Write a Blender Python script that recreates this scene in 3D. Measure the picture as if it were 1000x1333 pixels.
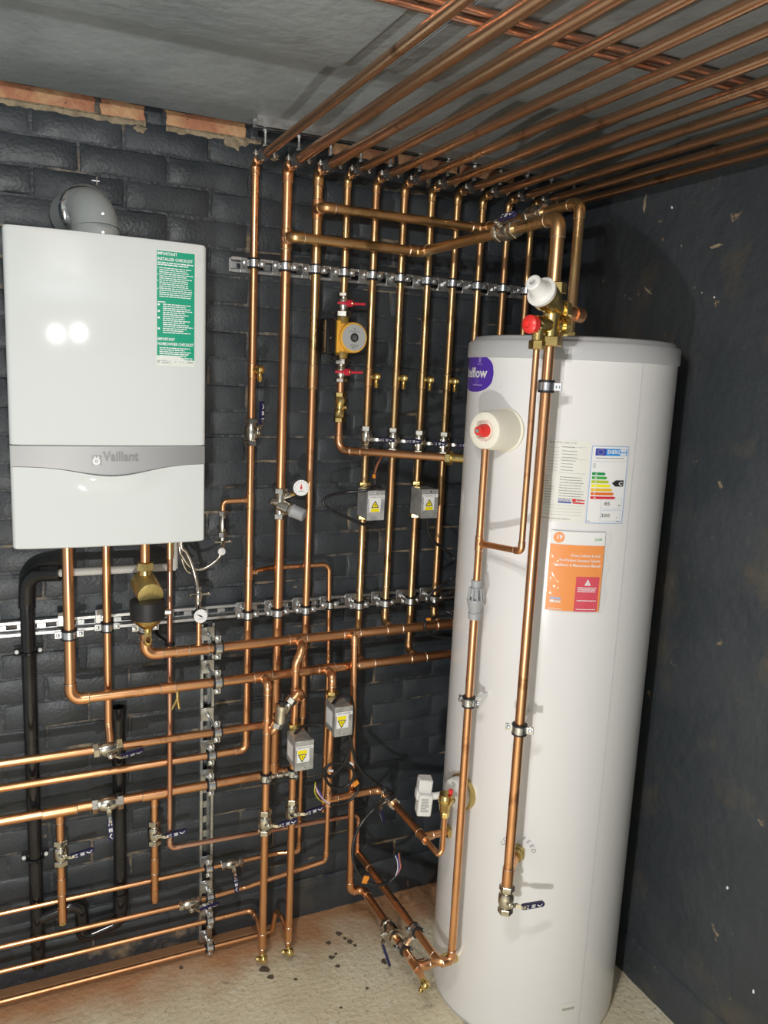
import bpy, math, random
from mathutils import Vector as V, Matrix
random.seed(7)
S = bpy.context.scene
COL = S.collection
for o in list(bpy.data.objects): bpy.data.objects.remove(o)

# ---------------------------------------------------------------- camera
F = 1045.18
YAW, PITCH, ROLL = (math.radians(a) for a in (25.181, 9.834, 2.605))
CAM = V((0, -2.32, 1.828))
FW = V((math.sin(YAW)*math.cos(PITCH), math.cos(YAW)*math.cos(PITCH), -math.sin(PITCH)))
RT0 = V((math.cos(YAW), -math.sin(YAW), 0)); UP0 = RT0.cross(FW)
RT = math.cos(ROLL)*RT0 + math.sin(ROLL)*UP0
UP = -math.sin(ROLL)*RT0 + math.cos(ROLL)*UP0
cd = bpy.data.cameras.new('camera'); cam = bpy.data.objects.new('camera', cd); COL.objects.link(cam)
cd.sensor_fit = 'VERTICAL'; cd.sensor_height = 36; cd.sensor_width = 27; cd.lens = F/1333*36; cd.clip_start = .02
cam.matrix_world = Matrix(((RT.x, UP.x, -FW.x, CAM.x), (RT.y, UP.y, -FW.y, CAM.y), (RT.z, UP.z, -FW.z, CAM.z), (0, 0, 0, 1)))
S.camera = cam
# ---------------------------------------------------------------- world, lights, exposure
w = bpy.data.worlds.new('world'); S.world = w; w.use_nodes = True
w.node_tree.nodes['Background'].inputs[0].default_value = (.92, .96, 1, 1)
w.node_tree.nodes['Background'].inputs[1].default_value = .38
def lamp(name, loc, power, radius, col):
    l = bpy.data.lights.new(name, 'POINT'); l.energy = power; l.shadow_soft_size = radius; l.color = col
    o = bpy.data.objects.new(name, l); COL.objects.link(o); o.location = loc
lamp('work_light_offscreen', (-.08, -1.98, .86), 45, .03, (1, .985, .95))
lamp('ceiling_bulb_offscreen', (.02, -1.76, 2.165), 17, .013, (1, .985, .955))
lamp('ceiling_bulb_offscreen', (.165, -1.76, 2.18), 17, .013, (1, .985, .955))
S.view_settings.view_transform = 'Standard'; S.view_settings.look = 'None'
S.view_settings.exposure = 0.32; S.view_settings.gamma = 1; S.view_settings.use_curve_mapping = False

# ---------------------------------------------------------------- pixel helpers (a pixel gives a direction; the plane gives the distance)
def ray(px, py): return (px-500)/F*RT - (py-666.5)/F*UP + FW
def PY(px, py, y): d = ray(px, py); return CAM + d*((y-CAM.y)/d.y)
def PX(px, py, x): d = ray(px, py); return CAM + d*((x-CAM.x)/d.x)
def PZ(px, py, z): d = ray(px, py); return CAM + d*((z-CAM.z)/d.z)
CX, CY, CR = 1.385, -.521, .2745          # hot water cylinder axis and radius
XR, ZC = 1.713, 2.50                      # right wall, ceiling
def PC(px, py, rr=CR):
    d = ray(px, py); a = d.x*d.x+d.y*d.y; ox, oy = CAM.x-CX, CAM.y-CY
    b = ox*d.x+oy*d.y; c = ox*ox+oy*oy-rr*rr; D = b*b-a*c
    t = -b/a if D < 0 else (-b-math.sqrt(D))/a
    return CAM + d*t

# ---------------------------------------------------------------- materials
MATS = {}
def mat(name, col, rough=.5, metal=0, var=None, vscale=8, vlo=.45, vhi=.6, bump=0, bscale=40, coat=0, rvar=0, detail=4, stretch=None, spec=.5, extra=None, trans=0):
    m = bpy.data.materials.new(name); m.use_nodes = True; nt = m.node_tree; N = nt.nodes; L = nt.links
    b = N['Principled BSDF']; b.inputs['Base Color'].default_value = (*col, 1); b.inputs['Roughness'].default_value = rough
    b.inputs['Metallic'].default_value = metal; b.inputs['Coat Weight'].default_value = coat; b.inputs['Specular IOR Level'].default_value = spec
    if trans: b.inputs['Transmission Weight'].default_value = trans
    geo = N.new('ShaderNodeNewGeometry'); src = geo.outputs['Position']
    if stretch:
        mp = N.new('ShaderNodeMapping'); mp.inputs['Scale'].default_value = stretch; L.new(src, mp.inputs['Vector']); src = mp.outputs[0]
    last = None
    layers = []
    if var: layers.append((var, vscale, vlo, vhi))
    if extra: layers += extra
    for i, (c, sc, lo, hi) in enumerate(layers):
        n = N.new('ShaderNodeTexNoise'); n.inputs['Scale'].default_value = sc; n.inputs['Detail'].default_value = detail; n.inputs['Roughness'].default_value = .6
        off = N.new('ShaderNodeVectorMath'); off.operation = 'ADD'; off.inputs[1].default_value = (i*7.3, i*3.1, i*5.7)
        L.new(src, off.inputs[0]); L.new(off.outputs[0], n.inputs['Vector'])
        r = N.new('ShaderNodeMapRange'); r.inputs[1].default_value = lo; r.inputs[2].default_value = hi; L.new(n.outputs[0], r.inputs[0])
        mx = N.new('ShaderNodeMix'); mx.data_type = 'RGBA'; mx.inputs[6].default_value = (*col, 1); mx.inputs[7].default_value = (*c, 1)
        L.new(r.outputs[0], mx.inputs[0])
        if last: L.new(last, mx.inputs[6])
        last = mx.outputs[2]
        if rvar and i == 0:
            rr = N.new('ShaderNodeMapRange'); rr.inputs[3].default_value = rough; rr.inputs[4].default_value = rough+rvar
            L.new(r.outputs[0], rr.inputs[0]); L.new(rr.outputs[0], b.inputs['Roughness'])
    if last: L.new(last, b.inputs['Base Color'])
    if bump:
        n = N.new('ShaderNodeTexNoise'); n.inputs['Scale'].default_value = bscale; n.inputs['Detail'].default_value = 5
        L.new(geo.outputs['Position'], n.inputs['Vector'])
        bp = N.new('ShaderNodeBump'); bp.inputs['Strength'].default_value = bump; bp.inputs['Distance'].default_value = .01
        L.new(n.outputs[0], bp.inputs['Height']); L.new(bp.outputs[0], b.inputs['Normal'])
    MATS[name] = m; return m
TAN = (.30, .22, .14)
mat('paint_brick', (.033, .040, .047), .40, var=(.046, .053, .060), vscale=5, bump=.16, bscale=110, rvar=.15, extra=[(TAN, 9, .72, .76)])
mat('paint_mortar', (.036, .042, .049), .46, var=(.050, .055, .060), vscale=7, bump=.8, bscale=35, extra=[((.26, .20, .13), 6, .565, .67)])
mat('paint_wall', (.042, .049, .056), .44, var=(.050, .057, .064), vscale=3, bump=.5, bscale=30, rvar=.12, extra=[((.085, .075, .06), 5.0, .55, .72), (TAN, 17, .675, .73), ((.5, .47, .42), 30, .76, .78)])
mat('paint_ceiling', (.19, .21, .217), .40, var=(.225, .245, .252), vscale=4, bump=.4, bscale=30, rvar=.12, extra=[((.3, .3, .3), 16, .77, .80)])
mat('brick_bare', (.46, .20, .11), .85, var=(.60, .36, .19), vscale=9, bump=.6, bscale=60, extra=[((.10, .06, .05), 90, .66, .72)])
mat('mortar_bare', (.36, .29, .19), .9, var=(.25, .20, .13), vscale=30, bump=1, bscale=70)
mat('concrete', (.80, .72, .52), .8, var=(.68, .59, .41), vscale=3.5, vlo=.40, vhi=.65, bump=.45, bscale=55, detail=8, extra=[((.13, .09, .06), 7.5, .685, .74), ((.82, .77, .62), 14, .60, .74), ((.05, .04, .03), 30, .735, .76), ((.50, .42, .28), 75, .56, .68)])
mat('stain', (.13, .10, .07), .8)
mat('sand_dust', (.40, .20, .09), .9, var=(.33, .20, .11), vscale=8, bump=.5, bscale=80)
mat('copper', (.86, .46, .24), .27, 1, var=(.70, .36, .17), vscale=5, vlo=.38, vhi=.62, rvar=.14, extra=[((.42, .20, .10), 13, .60, .72)])
mat('copper_aged', (.74, .50, .24), .27, 1, var=(.58, .33, .16), vscale=4, vlo=.42, vhi=.60, rvar=.14, extra=[((.30, .19, .08), 9, .56, .70)])
mat('copper_ceiling', (.74, .44, .27), .26, 1, var=(.54, .31, .18), vscale=2.2, vlo=.38, vhi=.62, rvar=.12, extra=[((.30, .15, .08), 12, .60, .70)])
mat('copper_pink', (.78, .46, .33), .3, 1, var=(.66, .32, .2), vscale=6)
mat('solder', (.78, .68, .55), .3, 1)
mat('nickel', (.72, .69, .61), .22, 1, var=(.5, .47, .4), vscale=40)
mat('brass', (.78, .60, .24), .25, 1, var=(.58, .42, .15), vscale=30)
mat('brass_satin', (.60, .48, .20), .42, 1, bump=.1, bscale=120)
mat('galvanised', (.66, .67, .66), .33, 1, var=(.50, .51, .51), vscale=45, rvar=.15)
mat('zinc', (.76, .78, .78), .26, 1, var=(.55, .57, .58), vscale=60)
mat('rubber', (.012, .012, .013), .55)
mat('black_plastic', (.012, .012, .013), .16, var=(.02, .02, .022), vscale=9)
mat('cable', (.012, .012, .013), .38)
mat('blue_grip', (.015, .015, .068), .38)
mat('print_white', (.80, .80, .80), .5)
mat('red_plastic', (.72, .035, .03), .35)
mat('red_lever', (.62, .03, .06), .38)
mat('white_enamel', (.63, .655, .645), .065)
mat('white_tank', (.76, .75, .745), .25, coat=.15, bump=.02, bscale=25)
mat('grey_lid', (.47, .475, .48), .4)
mat('seam', (.62, .62, .62), .5)
mat('silver_band', (.50, .49, .48), .32, .7)
mat('band_text', (.30, .30, .29), .35, .6)
mat('band_light', (.75, .75, .74), .35, .5)
mat('flue_grey', (.46, .49, .48), .30, .15)
mat('chrome', (.80, .80, .80), .07, 1)
mat('ivory', (.80, .77, .65), .35)
mat('white_plastic', (.72, .71, .68), .4)
mat('grey_plastic', (.36, .37, .385), .42)
mat('tag_orange', (.85, .30, .03), .45)
mat('pump_orange', (.80, .42, .055), .38)
mat('pump_volute', (.36, .24, .05), .42)
mat('pump_plate', (.42, .43, .42), .4)
mat('print_grey', (.22, .22, .22), .6)
mat('print_black', (.02, .02, .02), .6)
mat('steel_box', (.58, .59, .58), .36, .6, var=(.42, .43, .43), vscale=30)
mat('label_white', (.80, .80, .79), .5)
mat('label_yellow', (.90, .74, .0), .5)
mat('sticker_green', (.0, .30, .17), .45)
mat('sticker_pale', (.68, .72, .66), .5)
mat('purple', (.09, .035, .40), .35)
mat('purple_light', (.45, .35, .75), .4)
mat('sheet', (.74, .735, .68), .5)
mat('energy_edge', (.32, .46, .70), .5)
mat('energy_blue', (.03, .28, .70), .5)
mat('energy_navy', (.03, .05, .38), .5)
for i, c in enumerate([(.0, .27, .07), (.05, .38, .06), (.45, .55, .01), (.90, .80, .0), (.80, .48, .01), (.75, .15, .01), (.65, .015, .02)]): mat('energy_%d' % i, c, .5)
mat('manual_orange', (.86, .27, .02), .4)
mat('manual_red', (.66, .02, .06), .4)
mat('bag_film', (.95, .95, .95), .08, trans=1, spec=.5)
mat('wire_white', (.8, .8, .8), .5); mat('wire_brown', (.25, .08, .03), .5); mat('wire_blue', (.05, .1, .5), .5); mat('wire_yellow', (.55, .6, .02), .5); mat('wire_pink', (.7, .25, .3), .5)
mat('glass_dial', (.85, .85, .84), .3)
# orange brick dust swept along the wall foot
nt = MATS['concrete'].node_tree; N, L = nt.nodes, nt.links; b = N['Principled BSDF']; prev = b.inputs['Base Color'].links[0].from_socket
geo = N.new('ShaderNodeNewGeometry'); sep = N.new('ShaderNodeSeparateXYZ'); L.new(geo.outputs['Position'], sep.inputs[0])
nz = N.new('ShaderNodeTexNoise'); nz.inputs['Scale'].default_value = 5; nz.inputs['Detail'].default_value = 6; L.new(geo.outputs['Position'], nz.inputs['Vector'])
ma = N.new('ShaderNodeMath'); ma.operation = 'MULTIPLY_ADD'; L.new(nz.outputs[0], ma.inputs[0]); ma.inputs[1].default_value = .38; L.new(sep.outputs['Y'], ma.inputs[2])
mr = N.new('ShaderNodeMapRange'); mr.inputs[1].default_value = -.06; mr.inputs[2].default_value = .12; mr.inputs[4].default_value = .95; L.new(ma.outputs[0], mr.inputs[0])
mx = N.new('ShaderNodeMix'); mx.data_type = 'RGBA'; mx.inputs[7].default_value = (.52, .26, .12, 1); L.new(mr.outputs[0], mx.inputs[0]); L.new(prev, mx.inputs[6]); L.new(mx.outputs[2], b.inputs['Base Color'])
# bag film: thin clear film
nt = MATS['bag_film'].node_tree; nt.nodes['Principled BSDF'].inputs['Alpha'].default_value = .07; nt.nodes['Principled BSDF'].inputs['Transmission Weight'].default_value = 0

# ---------------------------------------------------------------- mesh helpers
def frame(pos, z, xh=(1, 0, 0)):
    z = V(z).normalized(); x = V(xh); x = x - z*x.dot(z)
    if x.length < 1e-5: x = V((0, 1, 0)) - z*z.y if abs(z.y) < .9 else V((0, 0, 1)) - z*z.z
    x.normalize(); y = z.cross(x); p = V(pos)
    return Matrix(((x.x, y.x, z.x, p.x), (x.y, y.y, z.y, p.y), (x.z, y.z, z.z, p.z), (0, 0, 0, 1)))
def fillet(pts, R, n=7):
    pts = [V(p) for p in pts]; out = [pts[0]]; arcs = []
    Rs = R if isinstance(R, (list, tuple)) else [R]*len(pts)
    for i in range(1, len(pts)-1):
        a, b, c = pts[i-1], pts[i], pts[i+1]; d1 = (b-a).normalized(); d2 = (c-b).normalized()
        ang = d1.angle(d2)
        if ang < .02: out.append(b); arcs.append(None); continue
        t = min(Rs[i]*math.tan(ang/2), .48*(b-a).length, .48*(c-b).length); r = t/math.tan(ang/2)
        nrm = d1.cross(d2).normalized(); cen = b - d1*t + nrm.cross(d1)*r
        arc = []
        for k in range(n+1):
            q = Matrix.Rotation(ang*k/n, 3, nrm) @ (b - d1*t - cen) + cen; arc.append(q)
        out += arc; arcs.append((arc, d1, d2))
    out.append(pts[-1]); return out, arcs
class MB:
    def __init__(s): s.v = []; s.f = []
    def add(s, v, f, M=None):
        n = len(s.v); s.v += [tuple(M @ V(p)) if M is not None else tuple(p) for p in v]; s.f += [tuple(i+n for i in q) for q in f]; return s
    def box(s, lo, hi, M=None):
        x0, y0, z0 = lo; x1, y1, z1 = hi
        return s.add([(x0, y0, z0), (x1, y0, z0), (x1, y1, z0), (x0, y1, z0), (x0, y0, z1), (x1, y0, z1), (x1, y1, z1), (x0, y1, z1)],
                     [(3, 2, 1, 0), (4, 5, 6, 7), (0, 1, 5, 4), (1, 2, 6, 5), (2, 3, 7, 6), (3, 0, 4, 7)], M)
    def bbox(s, lo, hi, b=.002, M=None):       # box with chamfered edges
        c = [(lo[i]+hi[i])/2 for i in range(3)]; h = [(hi[i]-lo[i])/2 for i in range(3)]; b = min(b, min(h)*.9)
        v = []; idx = {}
        for sx in (-1, 1):
            for sy in (-1, 1):
                for sz in (-1, 1):
                    for k in range(3):
                        p = [c[0]+sx*(h[0]-(b if k != 0 else 0)), c[1]+sy*(h[1]-(b if k != 1 else 0)), c[2]+sz*(h[2]-(b if k != 2 else 0))]
                        idx[(sx, sy, sz, k)] = len(v); v.append(p)
        f = []
        for k in range(3):
            a, d = [(1, 2), (2, 0), (0, 1)][k]
            for sg in (-1, 1):
                q = []
                for (p, r) in ((-1, -1), (1, -1), (1, 1), (-1, 1)):
                    t = [0, 0, 0]; t[k] = sg; t[a] = p; t[d] = r; q.append(idx[(*t, k)])
                f.append(tuple(q if sg > 0 else q[::-1]))
                for r in (-1, 1):   # edge along axis d between face k(sg) and face a(r)
                    e = []
                    for z in (-1, 1):
                        t = [0, 0, 0]; t[k] = sg; t[a] = r; t[d] = z; e.append((idx[(*t, k)], idx[(*t, a)]))
                    q = (e[0][0], e[0][1], e[1][1], e[1][0]); f.append(q if sg*r > 0 else q[::-1])
        for sx in (-1, 1):
            for sy in (-1, 1):
                for sz in (-1, 1):
                    q = (idx[(sx, sy, sz, 0)], idx[(sx, sy, sz, 1)], idx[(sx, sy, sz, 2)]); f.append(q if sx*sy*sz > 0 else q[::-1])
        return s.add(v, f, M)
    def sweep(s, pts, rad, seg=14, M=None, caps=True):
        pts = [V(p) for p in pts]; q = [pts[0]]
        rr = list(rad) if isinstance(rad, (list, tuple)) else [rad]*len(pts); r2 = [rr[0]]
        for p, r in zip(pts[1:], rr[1:]):
            if (p-q[-1]).length > 1e-6 or abs(r-r2[-1]) > 1e-6: q.append(p); r2.append(r)
        pts, rr = q, r2; n = len(pts); v = []; f = []
        def tan(i):
            for (a, b) in ((max(i-1, 0), min(i+1, n-1)), (max(i-2, 0), min(i+2, n-1))):
                d = pts[b]-pts[a]
                if d.length > 1e-7: return d.normalized()
            return V((0, 0, 1))
        t = tan(0); x = t.orthogonal().normalized()
        for i in range(n):
            t2 = tan(i); x = (x - t2*x.dot(t2)).normalized(); y = t2.cross(x)
            for k in range(seg):
                a = 2*math.pi*k/seg; v.append(pts[i] + (x*math.cos(a)+y*math.sin(a))*rr[i])
            if i:
                for k in range(seg):
                    k2 = (k+1) % seg; f.append(((i-1)*seg+k, (i-1)*seg+k2, i*seg+k2, i*seg+k))
        if caps: f.append(tuple(range(seg))[::-1]); f.append(tuple(range((n-1)*seg, n*seg)))
        return s.add(v, f, M)
    def cyl(s, p0, p1, r0, r1=None, seg=16, M=None): return s.sweep([p0, p1], [r0, r0 if r1 is None else r1], seg, M)
    def lathe(s, prof, M=None, seg=20):        # [(z, r)] about local Z
        return s.sweep([(0, 0, z) for z, r in prof], [max(r, 1e-4) for z, r in prof], seg, M) if False else s._lathe(prof, M, seg)
    def _lathe(s, prof, M, seg):
        v = []; f = []
        for i, (z, r) in enumerate(prof):
            for k in range(seg):
                a = 2*math.pi*(k+.5)/seg; v.append((r*math.cos(a), r*math.sin(a), z))
            if i:
                for k in range(seg):
                    k2 = (k+1) % seg; f.append(((i-1)*seg+k, (i-1)*seg+k2, i*seg+k2, i*seg+k))
        f.append(tuple(range(seg))[::-1]); f.append(tuple(range((len(prof)-1)*seg, len(prof)*seg)))
        return s.add(v, f, M)
    def hexn(s, z0, z1, r, M=None, b=.0015):
        return s._lathe([(z0, r-b), (z0+b, r), (z1-b, r), (z1, r-b)], M, 6)
    def torus(s, M, R, r, seg=24, sg=8):
        v = []; f = []
        for i in range(seg):
            a = 2*math.pi*i/seg
            for k in range(sg):
                b = 2*math.pi*k/sg; v.append(((R+r*math.cos(b))*math.cos(a), (R+r*math.cos(b))*math.sin(a), r*math.sin(b)))
                i2 = (i+1) % seg; k2 = (k+1) % sg; f.append((i*sg+k, i2*sg+k, i2*sg+k2, i*sg+k2))
        return s.add(v, f, M)
    def prism(s, poly, z0, z1, M=None):        # poly CCW in local xy
        n = len(poly)
        return s.add([(x, y, z0) for x, y in poly]+[(x, y, z1) for x, y in poly],
                     [tuple(range(n))[::-1], tuple(range(n, 2*n))]+[(i, (i+1) % n, n+(i+1) % n, n+i) for i in range(n)], M)
    def mesh(s, name, m, sharp=38):
        me = bpy.data.meshes.new(name); me.from_pydata(s.v, [], s.f); me.update()
        me.polygons.foreach_set('use_smooth', [True]*len(me.polygons)); me.set_sharp_from_angle(angle=math.radians(sharp))
        me.materials.append(MATS[m]); return me
    def build(s, name, m, parent=None, sharp=38): return link(name, s.mesh(name, m, sharp), parent)
def link(name, data, parent=None, M=None):
    o = bpy.data.objects.new(name, data); COL.objects.link(o)
    if parent is not None: o.parent = parent
    if M is not None: o.matrix_local = M
    return o
def tag(o, label, cat, group=None, kind=None):
    if label: o['label'] = label
    if cat: o['category'] = cat
    if group: o['group'] = group
    if kind: o['kind'] = kind
    return o
def thing(name, label, cat, loc=(0, 0, 0), group=None, M=None):
    o = bpy.data.objects.new(name, None); COL.objects.link(o); o.empty_display_size = .02
    if M is not None: o.matrix_world = M
    else: o.location = loc
    return tag(o, label, cat, group)
def smooth(pts, n=6):
    P = [V(p) for p in pts]; P = [P[0]*2-P[1]]+P+[P[-1]*2-P[-2]]; out = []
    for i in range(1, len(P)-2):
        a, b, c, d = P[i-1:i+3]
        for k in range(n):
            t = k/n; out.append(.5*((2*b)+(c-a)*t+(2*a-5*b+4*c-d)*t*t+(3*b-a-3*c+d)*t**3))
    out.append(P[-2]); return out

# text -> flat polygons
_T = {}
def text_poly(txt, bold=0):
    key = (txt, bold)
    if key not in _T:
        cu = bpy.data.curves.new('t', 'FONT'); cu.body = txt; cu.size = 1; cu.resolution_u = 2; cu.offset = bold
        ob = bpy.data.objects.new('t', cu); COL.objects.link(ob)
        bpy.context.view_layer.update()
        me = bpy.data.meshes.new_from_object(ob.evaluated_get(bpy.context.evaluated_depsgraph_get()))
        vs = [(v.co.x, v.co.y) for v in me.vertices]; fs = [tuple(p.vertices) for p in me.polygons]
        bpy.data.objects.remove(ob); bpy.data.curves.remove(cu); bpy.data.meshes.remove(me)
        xs = [v[0] for v in vs] or [0]; _T[key] = (vs, fs, min(xs), max(xs))
    return _T[key]
class Decal:                                    # flat print mapped on a surface: m(u, v, h) -> point
    def __init__(s, m, step=None): s.m = m; s.mb = MB(); s.step = step
    def rect(s, u0, v0, u1, v1, h=.0006):
        n = 1 if not s.step else max(1, int(abs(u1-u0)/s.step)+1)
        vs = []; fs = []
        for i in range(n+1):
            u = u0+(u1-u0)*i/n; vs += [s.m(u, v0, h), s.m(u, v1, h)]
            if i: fs.append((2*i-2, 2*i, 2*i+1, 2*i-1))
        s.mb.add(vs, fs); return s
    def quad(s, a, b, c, d, h=.0006, n=8):      # a,b bottom  c,d top (u,v)
        vs = []; fs = []
        for i in range(n+1):
            t = i/n; p = [a[k]+(b[k]-a[k])*t for k in (0, 1)]; q = [d[k]+(c[k]-d[k])*t for k in (0, 1)]
            vs += [s.m(*p, h), s.m(*q, h)]
            if i: fs.append((2*i-2, 2*i, 2*i+1, 2*i-1))
        s.mb.add(vs, fs); return s
    def poly(s, pts, h=.0006): s.mb.add([s.m(u, v, h) for u, v in pts], [tuple(range(len(pts)))]); return s
    def fan(s, pts, h=.0006):
        cu = sum(p[0] for p in pts)/len(pts); cv = sum(p[1] for p in pts)/len(pts)
        s.mb.add([s.m(cu, cv, h)]+[s.m(u, v, h) for u, v in pts], [(0, i+1, (i+1) % len(pts)+1) for i in range(len(pts))]); return s
    def disc(s, u, v, r, h=.0006, n=24): return s.fan([(u+r*math.cos(2*math.pi*i/n), v+r*math.sin(2*math.pi*i/n)) for i in range(n)], h)
    def ring(s, u, v, r0, r1, h=.0006, n=28):
        for i in range(n):
            a, b = 2*math.pi*i/n, 2*math.pi*(i+1)/n
            s.poly([(u+r0*math.cos(a), v+r0*math.sin(a)), (u+r1*math.cos(a), v+r1*math.sin(a)), (u+r1*math.cos(b), v+r1*math.sin(b)), (u+r0*math.cos(b), v+r0*math.sin(b))], h)
        return s
    def text(s, t, u, v, size, h=.0008, width=None, align='l', bold=0, rot=0):
        vs, fs, x0, x1 = text_poly(t, bold); k = size; kx = size if not width else width/max(x1-x0, 1e-6)
        off = {'l': -x0*kx, 'c': -(x0+x1)/2*kx, 'r': -x1*kx}[align]; c, sn = math.cos(rot), math.sin(rot)
        P = [(x*kx+off, y*k) for x, y in vs]
        s.mb.add([s.m(u+x*c-y*sn, v+x*sn+y*c, h) for x, y in P], fs); return s
    def lines(s, u0, u1, v, n, dv, th, h=.0008, rag=.3):   # small unreadable print: broken strokes
        for i in range(n):
            x = u0; end = u1-(u1-u0)*rag*random.random()
            while x < end:
                wd = (u1-u0)*random.uniform(.05, .16); e = min(x+wd, end); s.rect(x, v-i*dv-th, e, v-i*dv, h); x = e+(u1-u0)*.018
        return s
    def build(s, name, m, parent): return s.mb.build(name, m, parent)
def flat(o, U, W):                              # planar surface map: origin, right, up
    o, U, W = V(o), V(U).normalized(), V(W).normalized(); n = U.cross(W)
    return lambda u, v, h: o+U*u+W*v+n*h
def cylmap(th0, z0, R=CR, cx=CX, cy=CY): return lambda u, v, h: V((cx+(R+h)*math.cos(th0+u/R), cy+(R+h)*math.sin(th0+u/R), z0+v))

# ---------------------------------------------------------------- the room
XL, YF = -1.6, -4.6
def struct(name, mb, m, label, cat):
    o = mb.build(name, m); return tag(o, label, cat, kind='structure')
floor = struct('floor', MB().box((XL, YF, -.1), (XR+.12, .12, 0)), 'concrete', 'dusty beige concrete floor with dark stains', 'floor')
# dark oily spots and crumbs
for k, (px, py, r) in enumerate([(455, 1226, .012), (449, 1222, .007), (462, 1231, .008), (441, 1216, .012), (428, 1228, .010), (432, 1247, .011), (440, 1258, .010), (500, 1252, .012), (345, 1262, .016), (478, 1287, .006), (444, 1312, .005), (236, 1260, .008), (385, 1275, .006), (437, 1242, .006), (352, 1272, .011)]):
    c = PZ(px, py, 0); n = 11; pts = [(c.x+r*random.uniform(.6, 1.2)*math.cos(a*6.283/n), c.y+r*random.uniform(.6, 1.2)*math.sin(a*6.283/n), .0012) for a in range(n)]
    MB().add(pts, [tuple(range(n))]).build('stain', 'stain', floor)

wall_back = struct('wall_back', MB().box((XL, .0030, 0), (XR+.12, .12, ZC+.1)), 'paint_mortar', 'dark grey painted brick wall behind the boiler and pipework', 'wall')
def brick_mesh(w, h, seed, m):
    rd = random.Random(seed); nx, nz = 4, 2; d = .020
    v = []; f = []
    xs = [0, .006]+[w*i/nx for i in range(1, nx)]+[w-.006, w]; zs = [0, .006, h/2, h-.006, h]
    for j, z in enumerate(zs):
        for i, x in enumerate(xs):
            edge = i in (0, len(xs)-1) or j in (0, len(zs)-1); jx = rd.uniform(-.0025, .0025); jz = rd.uniform(-.002, .002)
            v.append((x+jx, .0016+rd.uniform(0, .0016) if edge else rd.uniform(-.0007, .0006), z+jz))
    n = len(xs)
    for j in range(len(zs)-1):
        for i in range(n-1): f.append((j*n+i, j*n+i+1, (j+1)*n+i+1, (j+1)*n+i))
    # sides going back into the wall
    b = len(v); ring = list(range(n))+[n*j+n-1 for j in range(1, len(zs))]+[n*(len(zs)-1)+i for i in range(n-2, -1, -1)]+[n*j for j in range(len(zs)-2, 0, -1)]
    for r in ring: p = v[r]; v.append((p[0], d, p[2]))
    k = len(ring)
    for i in range(k): f.append((ring[(i+1) % k], ring[i], b+i, b+(i+1) % k))
    return MB().add(v, f).mesh('brick', m, 60)
FULL = [brick_mesh(.2185, .0685, s, 'paint_brick') for s in range(10)]
CH = {}
def cut_brick(w, h, m):
    key = (round(w, 3), round(h, 3), m)
    if key not in CH: CH[key] = brick_mesh(w, h, len(CH)+50, m)
    return CH[key]
rest = MB()
random.seed(11)
for c in range(33):
    z1 = 2.45-.075*c-.00325; z0 = z1-.0685
    if z0 < .0: continue
    off = .068 if c % 2 == 0 else .1805
    x = off-.225*8
    while x < XR:
        a, b = max(x+.00325, XL), min(x+.22175, XR)
        if b > a+.02:
            if b < -.02:
                rest.box((a, .001+random.uniform(-.001, .001), z0), (b, .02, z1))
            else:
                me = random.choice(FULL) if b-a > .2 else cut_brick(b-a, .0685, 'paint_brick')
                link('brick', me, wall_back, Matrix.Translation((a, random.uniform(-.0015, .0015), z0)))
        x += .225
tag(rest.build('bricks_beyond', 'paint_brick', wall_back), None, None, kind='stuff')
# top course: bare orange bricks, painted ones between
for a, b, m in [(-.235, -.012, 'brick_bare'), (.0, .222, 'brick_bare'), (.236, .345, 'brick_bare'), (.352, .392, 'paint_brick'), (.402, .615, 'brick_bare'), (.63, .84, 'paint_brick'), (.86, 1.07, 'brick_bare'), (1.085, 1.29, 'brick_bare'), (1.30, 1.50, 'brick_bare'), (1.51, 1.70, 'paint_brick')]:
    o = link('brick', cut_brick(b-a, .040, m), wall_back, Matrix.Translation((a, -.003, 2.4475)))
    if m == 'brick_bare': o['label'] = 'bare orange brick of the topmost course'
tb = MB(); [tb.box((-.475-.235*k, -.001, 2.4475), (-.252-.235*k, .02, 2.4875)) for k in range(5)]; tag(tb.build('bare_bricks_beyond', 'brick_bare', wall_back), None, None, kind='stuff')
for a, b in [(-1.5, .348), (.40, .66)]:      # crumbling mortar bed under the bare bricks
    n = int((b-a)/.012); vs = []; fs = []
    for i in range(n+1):
        x = a+(b-a)*i/n; vs += [(x, -.001, 2.450+random.uniform(-.001, .002)), (x, -.005, 2.444), (x, .001, 2.4365-random.uniform(0, .006))]
        if i: fs += [(3*i-3, 3*i-2, 3*i+1, 3*i), (3*i-2, 3*i-1, 3*i+2, 3*i+1)]
    MB().add(vs, fs).build('mortar_bed', 'mortar_bare', wall_back)
for px, py, r in [(305, 187, .020), (318, 184, .014), (183, 168, .013), (357, 205, .012), (650, 214, .018), (588, 207, .016), (236, 172, .012)]:   # splashes of mortar
    c = PY(px, py, -.003); n = 12
    pts = [(c.x+r*1.5*random.uniform(.5, 1.1)*math.cos(i*6.283/n), -.0035, c.z+r*random.uniform(.5, 1.1)*math.sin(i*6.283/n)) for i in range(n)]
    MB().add([(c.x, -.009, c.z)]+pts, [(0, i+1, (i+1) % n+1) for i in range(n)]).build('mortar_splash', 'mortar_bare', wall_back)
struct('trim_1', MB().box((XL, -.004, 2.4885), (.60, .02, ZC)), 'paint_brick', 'dark painted strip between top bricks and ceiling', 'trim')

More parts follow.
